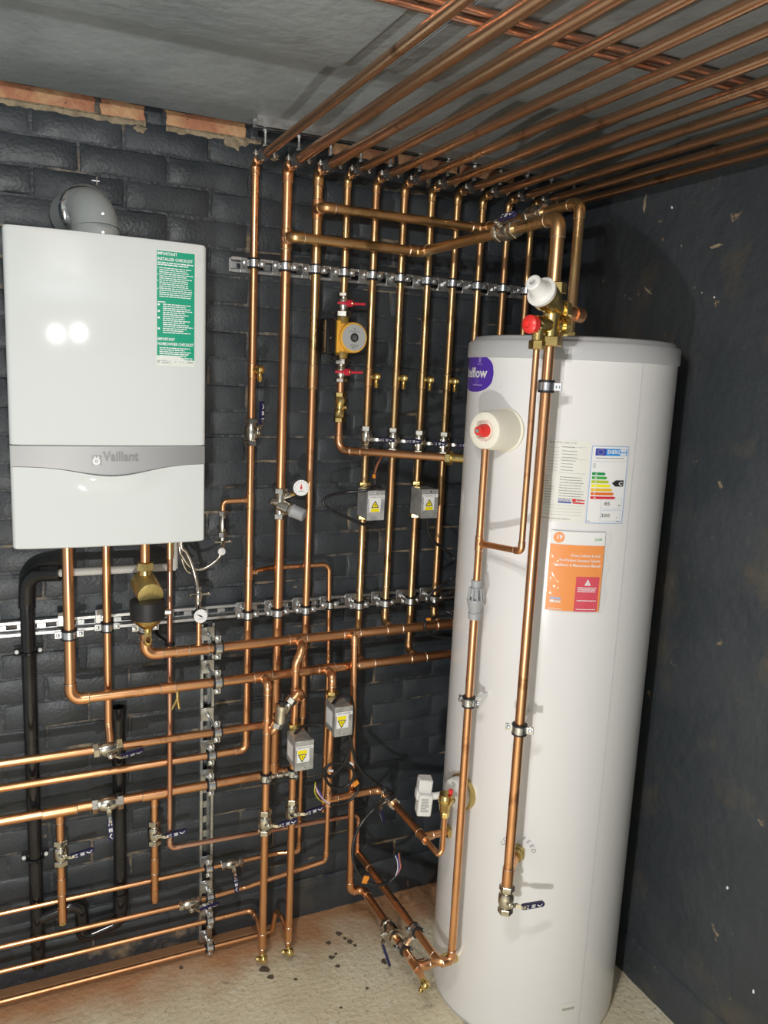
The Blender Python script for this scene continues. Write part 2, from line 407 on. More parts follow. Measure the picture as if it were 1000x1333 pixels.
wall_right = struct('wall_right', MB().box((XR, YF, 0), (XR+.12, .007, ZC+.1)), 'paint_wall', 'dark grey painted rendered wall beside the cylinder', 'wall')
def plinth(name, a, b, lab):                 # rough rendered plinth along the foot of a wall: a -> b, proud to the left of travel
    a, b = V(a), V(b); d = (b-a).normalized(); nrm = V((0, 0, 1)).cross(d); n = int((b-a).length/.03); vs = []; fs = []
    for i in range(n+1):
        p = a+(b-a)*i/n; t = .128+random.uniform(-.004, .004); o = .010+random.uniform(-.002, .002)
        vs += [p+V((0, 0, .0)), p+nrm*(o+.002), p+nrm*o+V((0, 0, t-.008)), p+V((0, 0, t))+nrm*.001]
        vs[-3].z = 0
        if i:
            for k in range(3): fs.append((4*i-4+k, 4*i-3+k, 4*i+1+k, 4*i+k)[::-1])
    return struct(name, MB().add(vs, fs), 'paint_wall', lab, 'baseboard')
plinth('baseboard_right', (XR, YF, 0), (XR, 0, 0), 'rough dark plinth at the foot of the rendered wall')
plinth('baseboard_back', (XR, 0, 0), (.70, 0, 0), 'rough dark plinth at the foot of the brick wall')

ceiling = struct('ceiling', MB().box((XL, YF, ZC), (XR+.12, .12, ZC+.1)), 'paint_ceiling', 'grey painted ceiling above the pipes', 'ceiling')
prof = [(-.113, ZC), (-.113, 2.456), (-.24, 2.456), (-.29, 2.459), (-.34, 2.468), (-.40, 2.484), (-.45, 2.494), (-.50, 2.4975), (-.80, 2.4975), (-.80, ZC)]   # haunched soffit over the wall head
MB().add([(x, y, z) for x in (XL, XR) for y, z in prof], [(i, i+1, 11+i, 10+i) for i in range(9)]).build('soffit', 'paint_ceiling', ceiling, 50)
for x0, x1, ye, dz in [(XL, .644, -.610, 0), (.648, .732, -.625, .004), (.736, 1.21, -.640, .003), (1.214, XR, -.63, .005)]:   # lower planks of the ceiling with a flat chamfer
    zb = 2.444+dz; MB().add([(x0, ye, 2.4975), (x1, ye, 2.4975), (x1, ye, zb+.010), (x0, ye, zb+.010), (x0, ye-.058, zb), (x1, ye-.058, zb), (x1, YF, zb), (x0, YF, zb), (x0, YF, 2.4975), (x1, YF, 2.4975)],
        [(0, 1, 2, 3), (3, 2, 5, 4), (4, 5, 6, 7), (0, 3, 4, 7, 8), (1, 9, 6, 5, 2), (7, 6, 9, 8)]).build('plank', 'paint_ceiling', ceiling)
# chips and scuffs in the paint of the right wall
random.seed(9)
def chip(pts, m, name='paint_chip'):
    q = [PX(px, py, XR-.0012) for px, py in pts]; MB().add(q, [tuple(range(len(q)))]).build(name, m, wall_right)
for px, py, r in [(875, 270, 2.2), (947, 1156, 2.6), (981, 1291, 3), (930, 387, 1.6), (914, 381, 1.2)]:
    chip([(px+r*.7*random.uniform(.7, 1.2)*math.cos(a), py+r*random.uniform(.7, 1.2)*math.sin(a)) for a in [k*1.047 for k in range(6)]], 'print_white')
for pts in ([(838, 372), (844, 377), (850, 383), (847, 383), (840, 377)], [(924, 322), (930, 319), (936, 317), (942, 318), (934, 322), (927, 324)], [(838, 262), (842, 250), (841, 268), (839, 278), (837, 272)]): chip(pts, 'mortar_bare')
b = [(880, 148), (896, 143), (908, 137), (922, 133), (931, 130), (944, 131), (958, 124), (975, 119), (990, 118), (1012, 112), (1012, 115), (992, 121), (976, 123), (958, 129), (946, 134), (930, 134), (910, 141), (896, 146)]
q = [PX(px, py, XR-.003) for px, py in b]; MB().add(q, [(i, i+1, 17-i-1, 17-i) for i in range(8)]).build('plaster_edge', 'mortar_bare', wall_right)

# ---------------------------------------------------------------- pipe fittings and templates
R28, R22, R15 = .014, .011, .0075
def sleeve(par, pts, r, name, m='copper', ends=(True, True), solder=True):
    """soldered fitting: a slightly fatter sleeve with rolled ends and a bright solder ring"""
    P = [V(p) for p in pts]; o = MB().sweep(P, r, 16).build(name, m, par)
    if solder:
        for e, q, flag in ((P[0], P[1], ends[0]), (P[-1], P[-2], ends[1])):
            if flag: MB().torus(frame(e, e-q), r*.985, r*.085, 18, 6).build('solder_ring', 'solder', o)
    return o
def pipe(label, pts, r, m='copper', R=None, fit=True, name='copper_pipe', group=None, cat='pipe', seg=16, solder=True):
    """one soldered run of tube; every soldered bend is an elbow fitting, bent tube has none"""
    R = R or r*1.75; path, arcs = fillet(pts, R)
    o = tag(MB().sweep(path, r, seg).build(name, m), label, cat, group)
    fits = fit if isinstance(fit, (list, tuple)) else [fit]*len(arcs)
    for a, fl in zip(arcs, fits):
        if a and fl:
            arc, d1, d2 = a; e = r*1.25; sleeve(o, [arc[0]-d1*e]+arc+[arc[-1]+d2*e], r*1.15, 'elbow', m, solder=solder)
    return o
def tee(par, pos, axis, br, r, rb=None, m='copper', L=None):
    rb = rb or r; p, a, b = V(pos), V(axis).normalized(), V(br).normalized(); L = L or r*1.9
    t = MB().sweep([p-a*L, p+a*L], r*1.15, 16); t.sweep([p, p+b*(r*1.15+rb*1.5)], rb*1.15, 16); o = t.build('tee', m, par)
    for e, n, q in ((p-a*L, a, r), (p+a*L, a, r), (p+b*(r*1.15+rb*1.5), b, rb)): MB().torus(frame(e, n), q*1.13, q*.09, 18, 6).build('solder_ring', 'solder', o)
    return o
def coupler(par, pos, axis, r, L=None, m='copper', name='coupling'):
    a = V(axis).normalized(); L = L or r*1.6; return sleeve(par, [V(pos)-a*L, V(pos)+a*L], r*1.14, name, m)
_C = {}
def cached(key, fn):
    if key not in _C: _C[key] = fn()
    return _C[key]

# lever ball valve. local: stem along -Y
def valve_body(r, m):
    k = r/.011; s = .65+.35*k; b = MB()
    for sg in (-1, 1):
        z0, z1 = sorted((sg*.039*s, sg*.0235*s)); b.hexn(z0, z1, r+.0085*s)
    b.lathe([(-.026*s, r+.003), (-.0185*s, r+.0035), (-.018*s, r+.0065*s), (-.009*s, r+.009*s), (.009*s, r+.009*s), (.018*s, r+.0065*s), (.0185*s, r+.0035), (.026*s, r+.003)], None, 16)
    Mf = frame((0, 0, 0), (0, -1, 0)); b.lathe([(r, .009*s), (r+.012*s, .0085*s), (r+.0125*s, .006*s), (r+.022*s, .005*s)], Mf, 12)
    return b.mesh('body', m)
def ball_valve(label, pos, axis, stem, lever, r=R22, m='nickel', group=None, L=.088, grip=True, drop=0):
    k = r/.011; s = .65+.35*k; o = thing('ball_valve', label, 'valve', pos, group)
    ax, st, lv = V(axis), V(stem).normalized(), V(lever); lv = (lv-st*lv.dot(st)).normalized()
    z = ax.normalized(); y = -st; x = y.cross(z)
    B = Matrix(((x.x, y.x, z.x, 0), (x.y, y.y, z.y, 0), (x.z, y.z, z.z, 0), (0, 0, 0, 1)))
    link('body', cached(('vb', r, m), lambda: valve_body(r, m)), o, B)
    x = lv; z = x.cross(y); Lm = Matrix(((x.x, y.x, z.x, 0), (x.y, y.y, z.y, 0), (x.z, y.z, z.z, 0), (0, 0, 0, 1)))
    h = r+.019*s; sc = .78+.22*k
    def lev():
        b = MB(); b.bbox((-.008*sc, -h-.0014, -.0065*sc), (.016*sc, -h+.0014, .0065*sc), .0012)
        b.sweep([(.013*sc, -h, 0), (.022*sc, -h-.008, 0), (.034*sc, -h-.009, 0)], [.0058*sc]*3, 4)
        b.hexn(0, .006, .0055, frame((0, -h, 0), (0, -1, 0))); return b.mesh('lever', m)
    link('lever', cached(('vl', r, m), lev), o, Lm)
    if grip:
        def gr():
            poly = [(.024*sc, -.0062*sc), (.032*sc, -.0074*sc)]+[(L*sc-.007*sc+.007*sc*math.sin(a), -.007*sc*math.cos(a)) for a in [math.pi*i/6 for i in range(7)]]+[(.032*sc, .0074*sc), (.024*sc, .0062*sc)]
            return MB().prism(poly, -.0035, .0035, Matrix(((1, 0, 0, 0), (0, 0, 1, -h-.0088), (0, 1, 0, 0), (0, 0, 0, 1)))).mesh('grip', 'blue_grip', 20)
        def mk():
            d = Decal(lambda u, v, hh: V((u, -h-.0125-hh, v)))
            a = .036*sc; q = sc*min(1, (L-.0395)/.0485)
            d.rect(a, -.0045*q, a+.006*q, -.0022*q); d.rect(a, .0022*q, a+.006*q, .0045*q)
            for i in range(3): d.rect(a+.0135*q, (-.0045+.0034*i)*q, a+.0245*q, (-.0023+.0034*i)*q)
            d.rect(a+.0175*q, -.0045*q, a+.0205*q, .0045*q)
            d.poly([(a+.029*q, .0005*q), (a+.031*q, .0032*q), (a+.0385*q, -.0022*q), (a+.0375*q, -.0048*q)]); d.poly([(a+.0375*q, -.0048*q), (a+.0385*q, -.001*q), (a+.0455*q, .004*q), (a+.0445*q, .0015*q)])
            return d.mb.mesh('marking', 'print_white')
        g = link('grip', cached(('vg', r, L), gr), o, Lm); link('marking', cached(('vm', r, L), mk), g)
    return o

# rubber lined pipe clip. local: pipe along Z, stud towards +Y, flanges along X
def pipe_clip(label, pos, axis, back, r, stand, plate=True, group=None, turn=None, nut=True):
    z = V(axis).normalized(); y = V(back); y = (y-z*y.dot(z)).normalized(); x = y.cross(z)
    M = Matrix(((x.x, y.x, z.x, pos[0]), (x.y, y.y, z.y, pos[1]), (x.z, y.z, z.z, pos[2]), (0, 0, 0, 1)))
    o = thing('pipe_clip', label, 'pipe clip', group=group, M=M)
    ro = r+.0045
    def band():
        b = MB()
        for sg in (-1, 1):           # two half bands
            n = 10; vs = []; fs = []
            for i in range(n+1):
                a = math.pi*i/n; c, sn = math.cos(a), math.sin(a)*sg
                for rr_ in (ro-.0006, ro+.0010):
                    for zz in (-.009, .009): vs.append((rr_*c, rr_*sn+sg*.0007, zz))
                if i:
                    p, q = 4*i-4, 4*i; fs += [(p+2, p+3, q+3, q+2), (p, q, q+1, p+1), (p, p+2, q+2, q), (p+1, q+1, q+3, p+3)]
            b.add(vs, fs)
            for sx in (-1, 1): b.bbox((sx*(ro-.001) if sx > 0 else -ro-.017, sg*.0007+(-.0001 if sg > 0 else -.0016), -.009), (ro+.017 if sx > 0 else -ro+.001, sg*.0007+(.0016 if sg > 0 else .0001), .009), .0008)
        b.lathe([(ro-.001, .006), (ro+.006, .006), (ro+.006, .004)], frame((0, 0, 0), (0, -1, 0)), 10) if False else None
        b.hexn(ro-.001, ro+.009, .0075, frame((0, 0, 0), (0, 1, 0))); return b.mesh('band', 'zinc')
    link('band', cached(('cb', r), band), o)
    link('rubber_lining', cached(('cr', r), lambda: MB().sweep([(0, 0, -.0145), (0, 0, -.0135), (0, 0, -.0092), (0, 0, -.0090), (0, 0, .0090), (0, 0, .0092), (0, 0, .0135), (0, 0, .0145)], [r+.003, r+.0062, r+.0062, r+.0040, r+.0040, r+.0062, r+.0062, r+.003], 18).mesh('rubber_lining', 'rubber')), o)
    def scr():
        b = MB(); M1 = frame((0, 0, 0), (0, -1, 0)); b.lathe([(.001, .0052), (.0045, .0050), (.0056, .0025)], M1, 10); b.cyl((0, -.001, 0), (0, .010, 0), .0026, None, 8); return b.mesh('screw', 'zinc')
    sm = cached('cs', scr)
    for sx in (-1, 1): link('screw', sm, o, Matrix.Translation((sx*(ro+.0095), -.002, 0)))
    def stud():
        b = MB(); b.cyl((0, ro+.004, 0), (0, stand, 0), .0042, None, 8)
        if nut: b.hexn(stand-.008, stand-.001, .0082, frame((0, 0, 0), (0, 1, 0)))
        return b.mesh('stud', 'zinc')
    link('stud', cached(('cst', r, stand, nut), stud), o)
    if plate:
        def pl(): return MB().bbox((-.021, stand-.0005, -.020), (.021, stand+.0035, .020), .0012).mesh('backing_plate', 'galvanised')
        link('backing_plate', cached(('cp', stand), pl), o, Matrix.Rotation(turn or 0, 4, 'Y'))
    return o

# brass drain cock. local: stub along +Z, spout along local -X
def drain_cock(label, pos, out, spout, group=None, s=1.0):
    M = frame(pos, out, -V(spout)) @ Matrix.Scale(s, 4)
    o = thing('drain_cock', label, 'drain cock', group=group, M=M)
    b = MB(); b.lathe([(0, .0075), (.005, .0075), (.0055, .0052), (.010, .0052)], None, 14); b.lathe([(.008, .0088), (.0105, .0100), (.019, .0100), (.021, .0085)], None, 16)
    link('body', cached('dcb', lambda: b.mesh('body', 'brass')), o)
    sp = MB(); sp.lathe([(.004, .0055), (.014, .0048), (.015, .0062), (.018, .0050), (.019, .0060), (.022, .0048), (.0235, .0056), (.026, .0045)], frame((0, 0, .013), (-1, 0, 0)), 12)
    link('spout', cached('dcs', lambda: sp.mesh('spout', 'brass')), o)
    sc = MB(); sc.lathe([(.021, .0045), (.0225, .0045), (.023, .0038)], None, 4)
    link('plug_screw', cached('dcp', lambda: sc.mesh('plug_screw', 'brass_satin')), o); return o

# slotted strut channel along local X from 0..L, back plate at local y=0, opening towards -Y, height along Z
def strut(label, M, L, deep=.021, h=.041, m='galvanised'):
    o = thing('slotted_rail', label, 'rail', M=M); t = .0022
    b = MB(); b.box((0, -deep, h/2-t), (L, 0, h/2)); b.box((0, -deep, -h/2), (L, 0, -h/2+t))
    b.box((0, -deep, h/2-.0095), (L, -deep+t, h/2-t)); b.box((0, -deep, -h/2+t), (L, -deep+t, -h/2+.0095))
    b.box((0, -deep, h/2-.0095), (L, -deep+.006, h/2-.0095+t*.7)); b.box((0, -deep, -h/2+.0095-t*.7), (L, -deep+.006, -h/2+.0095))
    b.build('channel', m, o)
    p = MB(); sw, sl, pitch = .0065, .028, .05
    p.box((0, -t, sw), (L, 0, h/2-t)); p.box((0, -t, -h/2+t), (L, 0, -sw)); x = 0
    k = 0
    while x < L:
        x1 = min(x+pitch-sl, L); p.box((x, -t, -sw), (x1, 0, sw)); x += pitch
    p.build('slotted_back', m, o); return o

# motorised zone valve with steel actuator box. local: pipe along Z, front -Y
def zone_valve(label, pos, title, flip=False, group=None):
    o = thing('zone_valve', label, 'valve', pos, group)
    vb = MB()
    for sg in (-1, 1):
        z0, z1 = sorted((sg*.058, sg*.046)); vb.hexn(z0, z1, .0195, None); z0, z1 = sorted((sg*.047, sg*.030)); vb.lathe([(z0, .0145), (z1, .0145)], None, 14)
    vb.lathe([(-.034, .012), (-.024, .019), (.024, .019), (.034, .012)], None, 16); link('valve_body', cached('zvb', lambda: vb.mesh('valve_body', 'brass')), o)
    bx = MB(); bx.bbox((-.026, -.086, -.043), (.026, -.014, .043), .0015); link('actuator_body', cached('zab', lambda: bx.mesh('actuator_body', 'steel_box')), o)
    cv = MB(); cv.bbox((-.0275, -.094, -.0455), (.0285, -.0855, .0445), .001); cv.box((-.0275, -.086, -.0455), (-.0265, -.078, .0445))
    c = link('cover', cached('zac', lambda: cv.mesh('cover', 'steel_box')), o)
    sc = MB(); sc.lathe([(0, .0038), (.0018, .0034), (.0024, .0018)], frame((0, -.094, .037 if not flip else -.037), (0, -1, 0)), 12); sc.build('screw', 'zinc', c)
    mp = flat((0, -.094, 0), (1, 0, 0), (0, 0, 1)); d = Decal(mp)
    d.rect(-.025, .020, .027, .0295, .0005); d.rect(-.022, -.020, .015, .021, .0004); lab = d.build('label', 'label_white', c)
    y = Decal(mp)
    if not flip: y.rect(-.016, -.0195, .011, -.009, .0008); y.poly([(-.014, -.006), (.008, -.006), (-.003, .013)], .0008); pts = [(-.0095, -.003), (.0035, -.003), (-.003, .0085)]
    else: y.rect(-.020, .006, .008, .017, .0008); y.poly([(-.018, .004), (-.006, -.018), (.006, .004)], .0008); pts = None
    y.build('warning_mark', 'label_yellow', lab)
    k = Decal(mp)
    def tri(a, b, c_):
        for p, q in ((a, b), (b, c_), (c_, a)):
            e = V((q[0]-p[0], q[1]-p[1])); n = V((-e.y, e.x)).normalized()*.0011; k.poly([(p[0]-n.x, p[1]-n.y), (q[0]-n.x, q[1]-n.y), (q[0]+n.x, q[1]+n.y), (p[0]+n.x, p[1]+n.y)], .0010)
    if not flip: tri((-.014, -.006), (.008, -.006), (-.003, .013)); cx, cy, sg = -.003, .001, 1
    else: tri((-.018, .004), (-.006, -.018), (.006, .004)); cx, cy, sg = -.006, -.003, -1
    k.poly([(cx+.001*sg, cy+.005*sg), (cx-.003*sg, cy-.0005*sg), (cx+.0002*sg, cy-.0002*sg), (cx-.0015*sg, cy-.005*sg), (cx+.003*sg, cy+.001*sg), (cx, cy+.0008*sg)], .0011)
    k.text(title, .001, .0225, .0062, .0010, align='c', width=min(.046, .0046*len(title))); k.build('lettering', 'print_black', lab)
    sl = Decal(flat((-.026, -.05, 0), (0, -1, 0), (0, 0, 1))); sl.rect(-.028, -.026, .022, .022, .0006)
    if flip: sl.build('side_label', 'label_white', o)
    return o
def cable(label, pts, r=.0034, m='cable', group=None, name='cable', n=6, cat='cable'):
    return tag(MB().sweep(smooth(pts, n), r*1.3, 8).build(name, m), label, cat, group)

# ---------------------------------------------------------------- layout
YV, YH, YB = -.09, -.16, -.212
VX = [.62, .711, .80, .888, .977, 1.068, 1.158, 1.246, 1.335, 1.428, 1.516, 1.602]
ZT = 2.370; ZH1, ZH2 = 1.040, .937
X1, Y1, Z1 = V((1, 0, 0)), V((0, 1, 0)), V((0, 0, 1))
def zy(px, py, y): return PY(px, py, y).z
def xy(px, py, y): return PY(px, py, y).x
ORD = ['first', 'second', 'third', 'fourth', 'fifth', 'sixth', 'seventh', 'eighth', 'ninth', 'tenth', 'eleventh', 'twelfth']
RR = [R22, R28, R28] + [R22]*9

# ---------------------------------------------------------------- hot water cylinder
random.seed(5)
tank = thing('hot_water_cylinder', 'tall white hot water cylinder with grey lid standing on the floor', 'water heater', (CX, CY, 0))
def tl(mb, name, m, par=None, sharp=38):
    o = mb.build(name, m, par or tank, sharp)
    if par is None: o.matrix_local = Matrix.Translation((-CX, -CY, 0))
    return o
TM = Matrix.Translation((CX, CY, 0))
tl(MB().lathe([(.005, CR-.012), (.012, CR-.002), (.03, CR), (1.885, CR), (1.889, CR-.004)], TM, 96), 'body', 'white_tank')
tl(MB().lathe([(0, CR-.006), (.016, CR-.003), (.022, CR-.008)], TM, 72), 'base_ring', 'grey_lid')
tl(MB().lathe([(1.878, CR-.002), (1.879, CR+.0035), (1.884, CR+.005), (1.917, CR+.004), (1.922, CR), (1.923, CR-.008), (1.930, CR-.010), (1.934, CR-.014), (1.936, CR-.03)], TM, 96), 'lid', 'grey_lid')
thS = math.atan2(PC(829, 560).y-CY, PC(829, 560).x-CX)
sm = Decal(cylmap(thS, 0)); sm.rect(-.0012, .03, .0012, 1.878, .0007); sm.build('seam', 'seam', tank).matrix_local = Matrix.Translation((-CX, -CY, 0))
def ang(p): return math.atan2(p.y-CY, p.x-CX)
def uvpc(th0, z0):
    def g(px, py): p = PC(px, py); return ((ang(p)-th0)*CR, p.z-z0)
    return g
TI = Matrix.Translation((-CX, -CY, 0))
def dec(d, name, m, par):
    o = d.build(name, m, par)
    if par is tank: o.matrix_local = TI
    return o
# purple oval maker's sticker
th0, z0, aS, bS = math.radians(168.5), 1.838, .1000, .0490
mp = cylmap(th0, z0)
def sup(a, b, n=2.5, k=64):
    pts = []
    for i in range(k): t = 2*math.pi*i/k; c, s_ = math.cos(t), math.sin(t); pts.append((a*math.copysign(abs(c)**(2/n), c), b*math.copysign(abs(s_)**(2/n), s_)))
    return pts
def oval(d, a, b, h):
    for i in range(48):
        u0, u1 = -a+2*a*i/48, -a+2*a*(i+1)/48; v0, v1 = (b*max(0, 1-abs(u/a)**2.5)**(1/2.5) for u in (u0, u1)); d.poly([(u0, -v0), (u1, -v1), (u1, v1), (u0, v0)], h)
    return d
st = dec(oval(Decal(mp), aS*1.025, bS*1.05, .0005), 'maker_sticker', 'label_white', tank)
dec(oval(Decal(mp), aS, bS, .0009), 'sticker_field', 'purple', st)
d = Decal(mp, .01); d.text('Stelflow', 0, -.011, .036, .0014, width=.150, align='c', bold=.025); dec(d, 'lettering', 'print_white', st)
d = Decal(mp); d.ring(.035, .034, .003, .0065, .0014); d.lines(.020, .050, .024, 1, .004, .0016, .0014, 0); d.lines(.0, .055, -.029, 1, .005, .003, .0014, 0); d.rect(.020, -.030, .022, -.014, .0014); d.rect(.033, -.026, .035, -.016, .0014); dec(d, 'small_print', 'purple_light', st)
# data sheet
A = PC(771, 580); th0, z0 = ang(A), A.z; g = uvpc(th0, z0); bl = g(764, 681); kE = -bl[1]/.245; hE = .245; mp = lambda u, v, h, th0=th0, z0=z0: cylmap(th0, z0)(u, v*kE, h)
wd = (ang(PC(771, 580))-ang(PC(713, 577)))*CR
d = Decal(mp, .012); d.rect(-wd-.03, -hE, -.004, .012, .0005); st = dec(d, 'data_sheet', 'sheet', tank)
d = Decal(mp, .02); d.text('300L STEL IND STD', -wd+.004, .002, .0075, .0008, width=wd*.62)
for v in [-.012, -.024, -.034, -.044, -.054, -.064, -.074, -.084]:
    d.rect(-wd-.024, v, -wd*.72, v+.0006, .0008); d.lines(-wd*.66, -wd*.30, v+.004, 1, .003, .0018)
for v in (-.008, -.046, -.090): d.rect(-wd*.70, v, -.01, v+.0006, .0008)
d.lines(-wd*.66, -wd*.08, -.102, 10, .0085, .0020, rag=.15); d.lines(-wd-.02, -wd*.74, -.100, 11, .0085, .0016, rag=.5)
for v in (-.193, -.203, -.213, -.223): d.rect(-wd-.02, v, -.012, v+.0006, .0008)
d.lines(-wd-.015, -.02, -hE+.010, 1, .004, .0018); dec(d, 'print', 'print_grey', st)
d = Decal(mp, .02); d.text('Stelflow', -wd*.66, -.178, .011, .0009, width=wd*.28); d.rect(-wd*.66, -.185, -wd*.36, -.181, .0009); dec(d, 'blue_mark', 'energy_navy', st)
d = Decal(mp, .02); d.rect(-wd*.33, -.185, -wd*.06, -.181, .0009); d.disc(-wd*.30, -.174, .005, .0009); d.lines(-wd*.24, -wd*.06, -.172, 1, .004, .004, rag=0); dec(d, 'red_mark', 'energy_6', st)
# energy label
tr = g(819, 582); wE = tr[0]
d = Decal(mp, .012); d.rect(0, -hE, wE, 0, .0006); st = dec(d, 'energy_label', 'label_white', tank)
d = Decal(mp, .012); e = .0022
d.rect(0, -hE, e, 0, .0009); d.rect(wE-e, -hE, wE, 0, .0009); d.rect(0, -e, wE, 0, .0009); d.rect(0, -hE, wE, -hE+e, .0009); dec(d, 'border', 'energy_edge', st)
d = Decal(mp, .012); d.rect(wE*.10, -.030, wE*.37, -.008, .0010); fl = dec(d, 'flag_panel', 'energy_navy', st)
d = Decal(mp); [d.disc(wE*.235+.0075*math.cos(k*math.pi/6), -.019+.0075*math.sin(k*math.pi/6), .0009, .0013, 6) for k in range(12)]; dec(d, 'star_ring', 'label_yellow', fl)
d = Decal(mp, .012); d.rect(wE*.37, -.030, wE*.95, -.008, .0010); fl = dec(d, 'header_panel', 'energy_blue', st)
d = Decal(mp, .02); d.text('ENERG', wE*.41, -.0235, .0165, .0013, width=wE*.33, bold=.02); d.lines(wE*.42, wE*.72, -.0255, 1, .003, .0015)
for ox, oy in ((.80, -.013), (.88, -.013), (.80, -.025), (.88, -.025)): d.ring(wE*ox, oy, .0012, .0048, .0013, 12)
dec(d, 'header_print', 'print_white', fl)
for i in range(7):
    d = Decal(mp, .02); v = -.083-i*.0126; L = .030+.0052*i; u0 = wE*.06+i*.0001
    d.rect(u0, v-.0085, u0+L, v, .0010); d.poly([(u0+L, v-.0085), (u0+L+.0045, v-.00425), (u0+L, v)], .0010); a = dec(d, 'rating_arrow', 'energy_%d' % i, st)
    d = Decal(mp, .02); d.text('ABCDEFG'[i], u0+.008, v-.0068, .0075, .0013, bold=.02); dec(d, 'letter', 'print_white', a)
d = Decal(mp, .02); d.poly([(wE*.60, -.1165), (wE*.70, -.1265), (wE*.93, -.1265), (wE*.93, -.1065), (wE*.70, -.1065)], .0010); a = dec(d, 'class_arrow', 'print_black', st)
d = Decal(mp, .02); d.text('C', wE*.79, -.1225, .0155, .0013, bold=.03); dec(d, 'letter', 'print_white', a)
d = Decal(mp, .02); d.text('85', wE*.52, -.187, .0165, .0011, align='c'); d.text('W', wE*.82, -.190, .008, .0011); d.text('300', wE*.50, -.2245, .0165, .0011, align='c'); d.text('L', wE*.82, -.228, .008, .0011)
d.lines(wE*.12, wE*.9, -.037, 1, .004, .0016, rag=.05); d.rect(wE*.05, -.048, wE*.95, -.0476, .0010); d.lines(wE*.03, wE*.12, -hE+.008, 1, .003, .0016); d.lines(wE*.82, wE*.97, -hE+.008, 1, .003, .0016)
d.ring(wE*.10, -.058, .0028, .0034, .001, 10); d.ring(wE*.10, -.065, .0028, .0034, .001, 10); dec(d, 'figures', 'print_black', st)['kind'] = 'stuff'
d = Decal(mp, .012)
for v1, v0 in ((-.165, -.199), (-.203, -.237)):
    for r in ((wE*.36, v0, wE*.92, v0+.0007), (wE*.36, v1, wE*.92, v1+.0007), (wE*.36, v0, wE*.36+.0007, v1), (wE*.92, v0, wE*.92+.0007, v1)): d.rect(*r, .0010)
dec(d, 'value_box', 'energy_edge', st)
# barcode label near the foot
c0 = PC(740, 1313); th0, z0 = ang(c0), c0.z; mp = cylmap(th0, z0); d = Decal(mp, .012); d.rect(-.026, -.020, .026, .018, .0005); st = dec(d, 'serial_label', 'sheet', tank)
d = Decal(mp, .01); x = -.018
while x < .018: e = random.choice((.0006, .001, .0015)); d.rect(x, -.004, x+e, .004, .0008); x += e+.0009
dec(d, 'bars', 'print_grey', st)
# COLD FEED arc lettering with its brass boss
cf = PC(674, 1108); th0, z0 = ang(cf), cf.z; mp = cylmap(th0, z0); d = Decal(mp)
for k, ch in enumerate('COLD FEED'):
    a = math.radians(165-19*k); d.text(ch, .037*math.cos(a), .037*math.sin(a), .0165, .0007, align='c', rot=a-math.pi/2)
dec(d, 'lettering', 'print_grey', tank)

# ---------------------------------------------------------------- installation manual in a clear bag hung on the cylinder
A = PC(718, 690, CR+.004); th0, z0 = ang(A), A.z; Rm = CR+.006; mp = cylmap(th0, z0, Rm)
wM = (ang(PC(789, 690, Rm))-th0)*Rm; hM = z0-PC(712, 793, Rm).z
man = thing('manual', 'orange and red installation manual in a clear plastic bag taped to white cylinder', 'booklet', mp(0, -hM, 0))
MI = Matrix.Translation(-man.location)
def md(d, n, m, par=man):
    o = d.build(n, m, par)
    if par is man: o.matrix_local = MI
    return o
b = MB(); n = 10; vs = []; fs = []
for i in range(n+1):
    for v in (0, -hM):
        for h in (-.004, 0): vs.append(mp(wM*i/n, v, h))
    if i: p, q = 4*i-4, 4*i; fs += [(p+1, p+3, q+3, q+1), (p, p+1, q+1, q), (p+2, q+2, q+3, p+3)]
fs += [(0, 2, 3, 1), (4*n, 4*n+1, 4*n+3, 4*n+2)]
bo = b.add(vs, fs).build('booklet', 'label_white', man); bo.matrix_local = MI
d = Decal(mp, .012); d.rect(0, -hM, wM, -.033, .0006); f1 = md(d, 'orange_panel', 'manual_orange', bo)
d = Decal(mp, .012); d.rect(wM*.52, -hM, wM*.96, -.112, .0009); f2 = md(d, 'red_panel', 'manual_red', bo)
d = Decal(mp); d.disc(.020, -.016, .0135, .0008); f3 = md(d, 'number_disc', 'manual_orange', bo)
d = Decal(mp); d.text('19', .022, -.020, .0155, .0012, align='c', bold=.03); md(d, 'number', 'print_white', f3)
d = Decal(mp); d.text('joule', wM*.80, -.020, .012, .0009, width=wM*.14); md(d, 'green_mark', 'energy_1', bo)
d = Decal(mp, .02)
for i, t in enumerate(['Direct, Indirect & Solar', 'Pre-Plumbed Unvented Cylinder', 'Installation & Maintenance Manual']): d.text(t, wM*.95, -.062-.0125*i, .0100, .0012, width=[.56, .76, .86][i]*wM, align='r', bold=.015)
md(d, 'title', 'print_white', f1)
d = Decal(mp, .02); d.poly([(wM*.68, -.134), (wM*.80, -.134), (wM*.74, -.118)], .0012); d.lines(wM*.56, wM*.93, -.139, 3, .0048, .0024, .0012, .1); d.lines(wM*.56, wM*.93, -.172, 1, .005, .0024, .0012, 0); d.lines(wM*.56, wM*.93, -hM+.007, 1, .005, .0018, .0012, 0); f4 = md(d, 'notice_print', 'print_white', f2)
d = Decal(mp); d.rect(wM*.735, -.131, wM*.745, -.125, .0016); d.rect(wM*.735, -.1325, wM*.745, -.1315, .0016); md(d, 'notice_sign', 'manual_red', f2)
d = Decal(mp, .02); d.lines(wM*.07, wM*.27, -hM+.034, 1, .006, .006, .0012, 0); md(d, 'blue_mark', 'energy_edge', f1)
d = Decal(mp, .02); d.lines(wM*.07, wM*.27, -hM+.026, 1, .006, .006, .0012, 0); d.lines(wM*.05, wM*.3, -hM+.005, 1, .006, .002, .0012, 0); md(d, 'white_mark', 'sheet', f1)
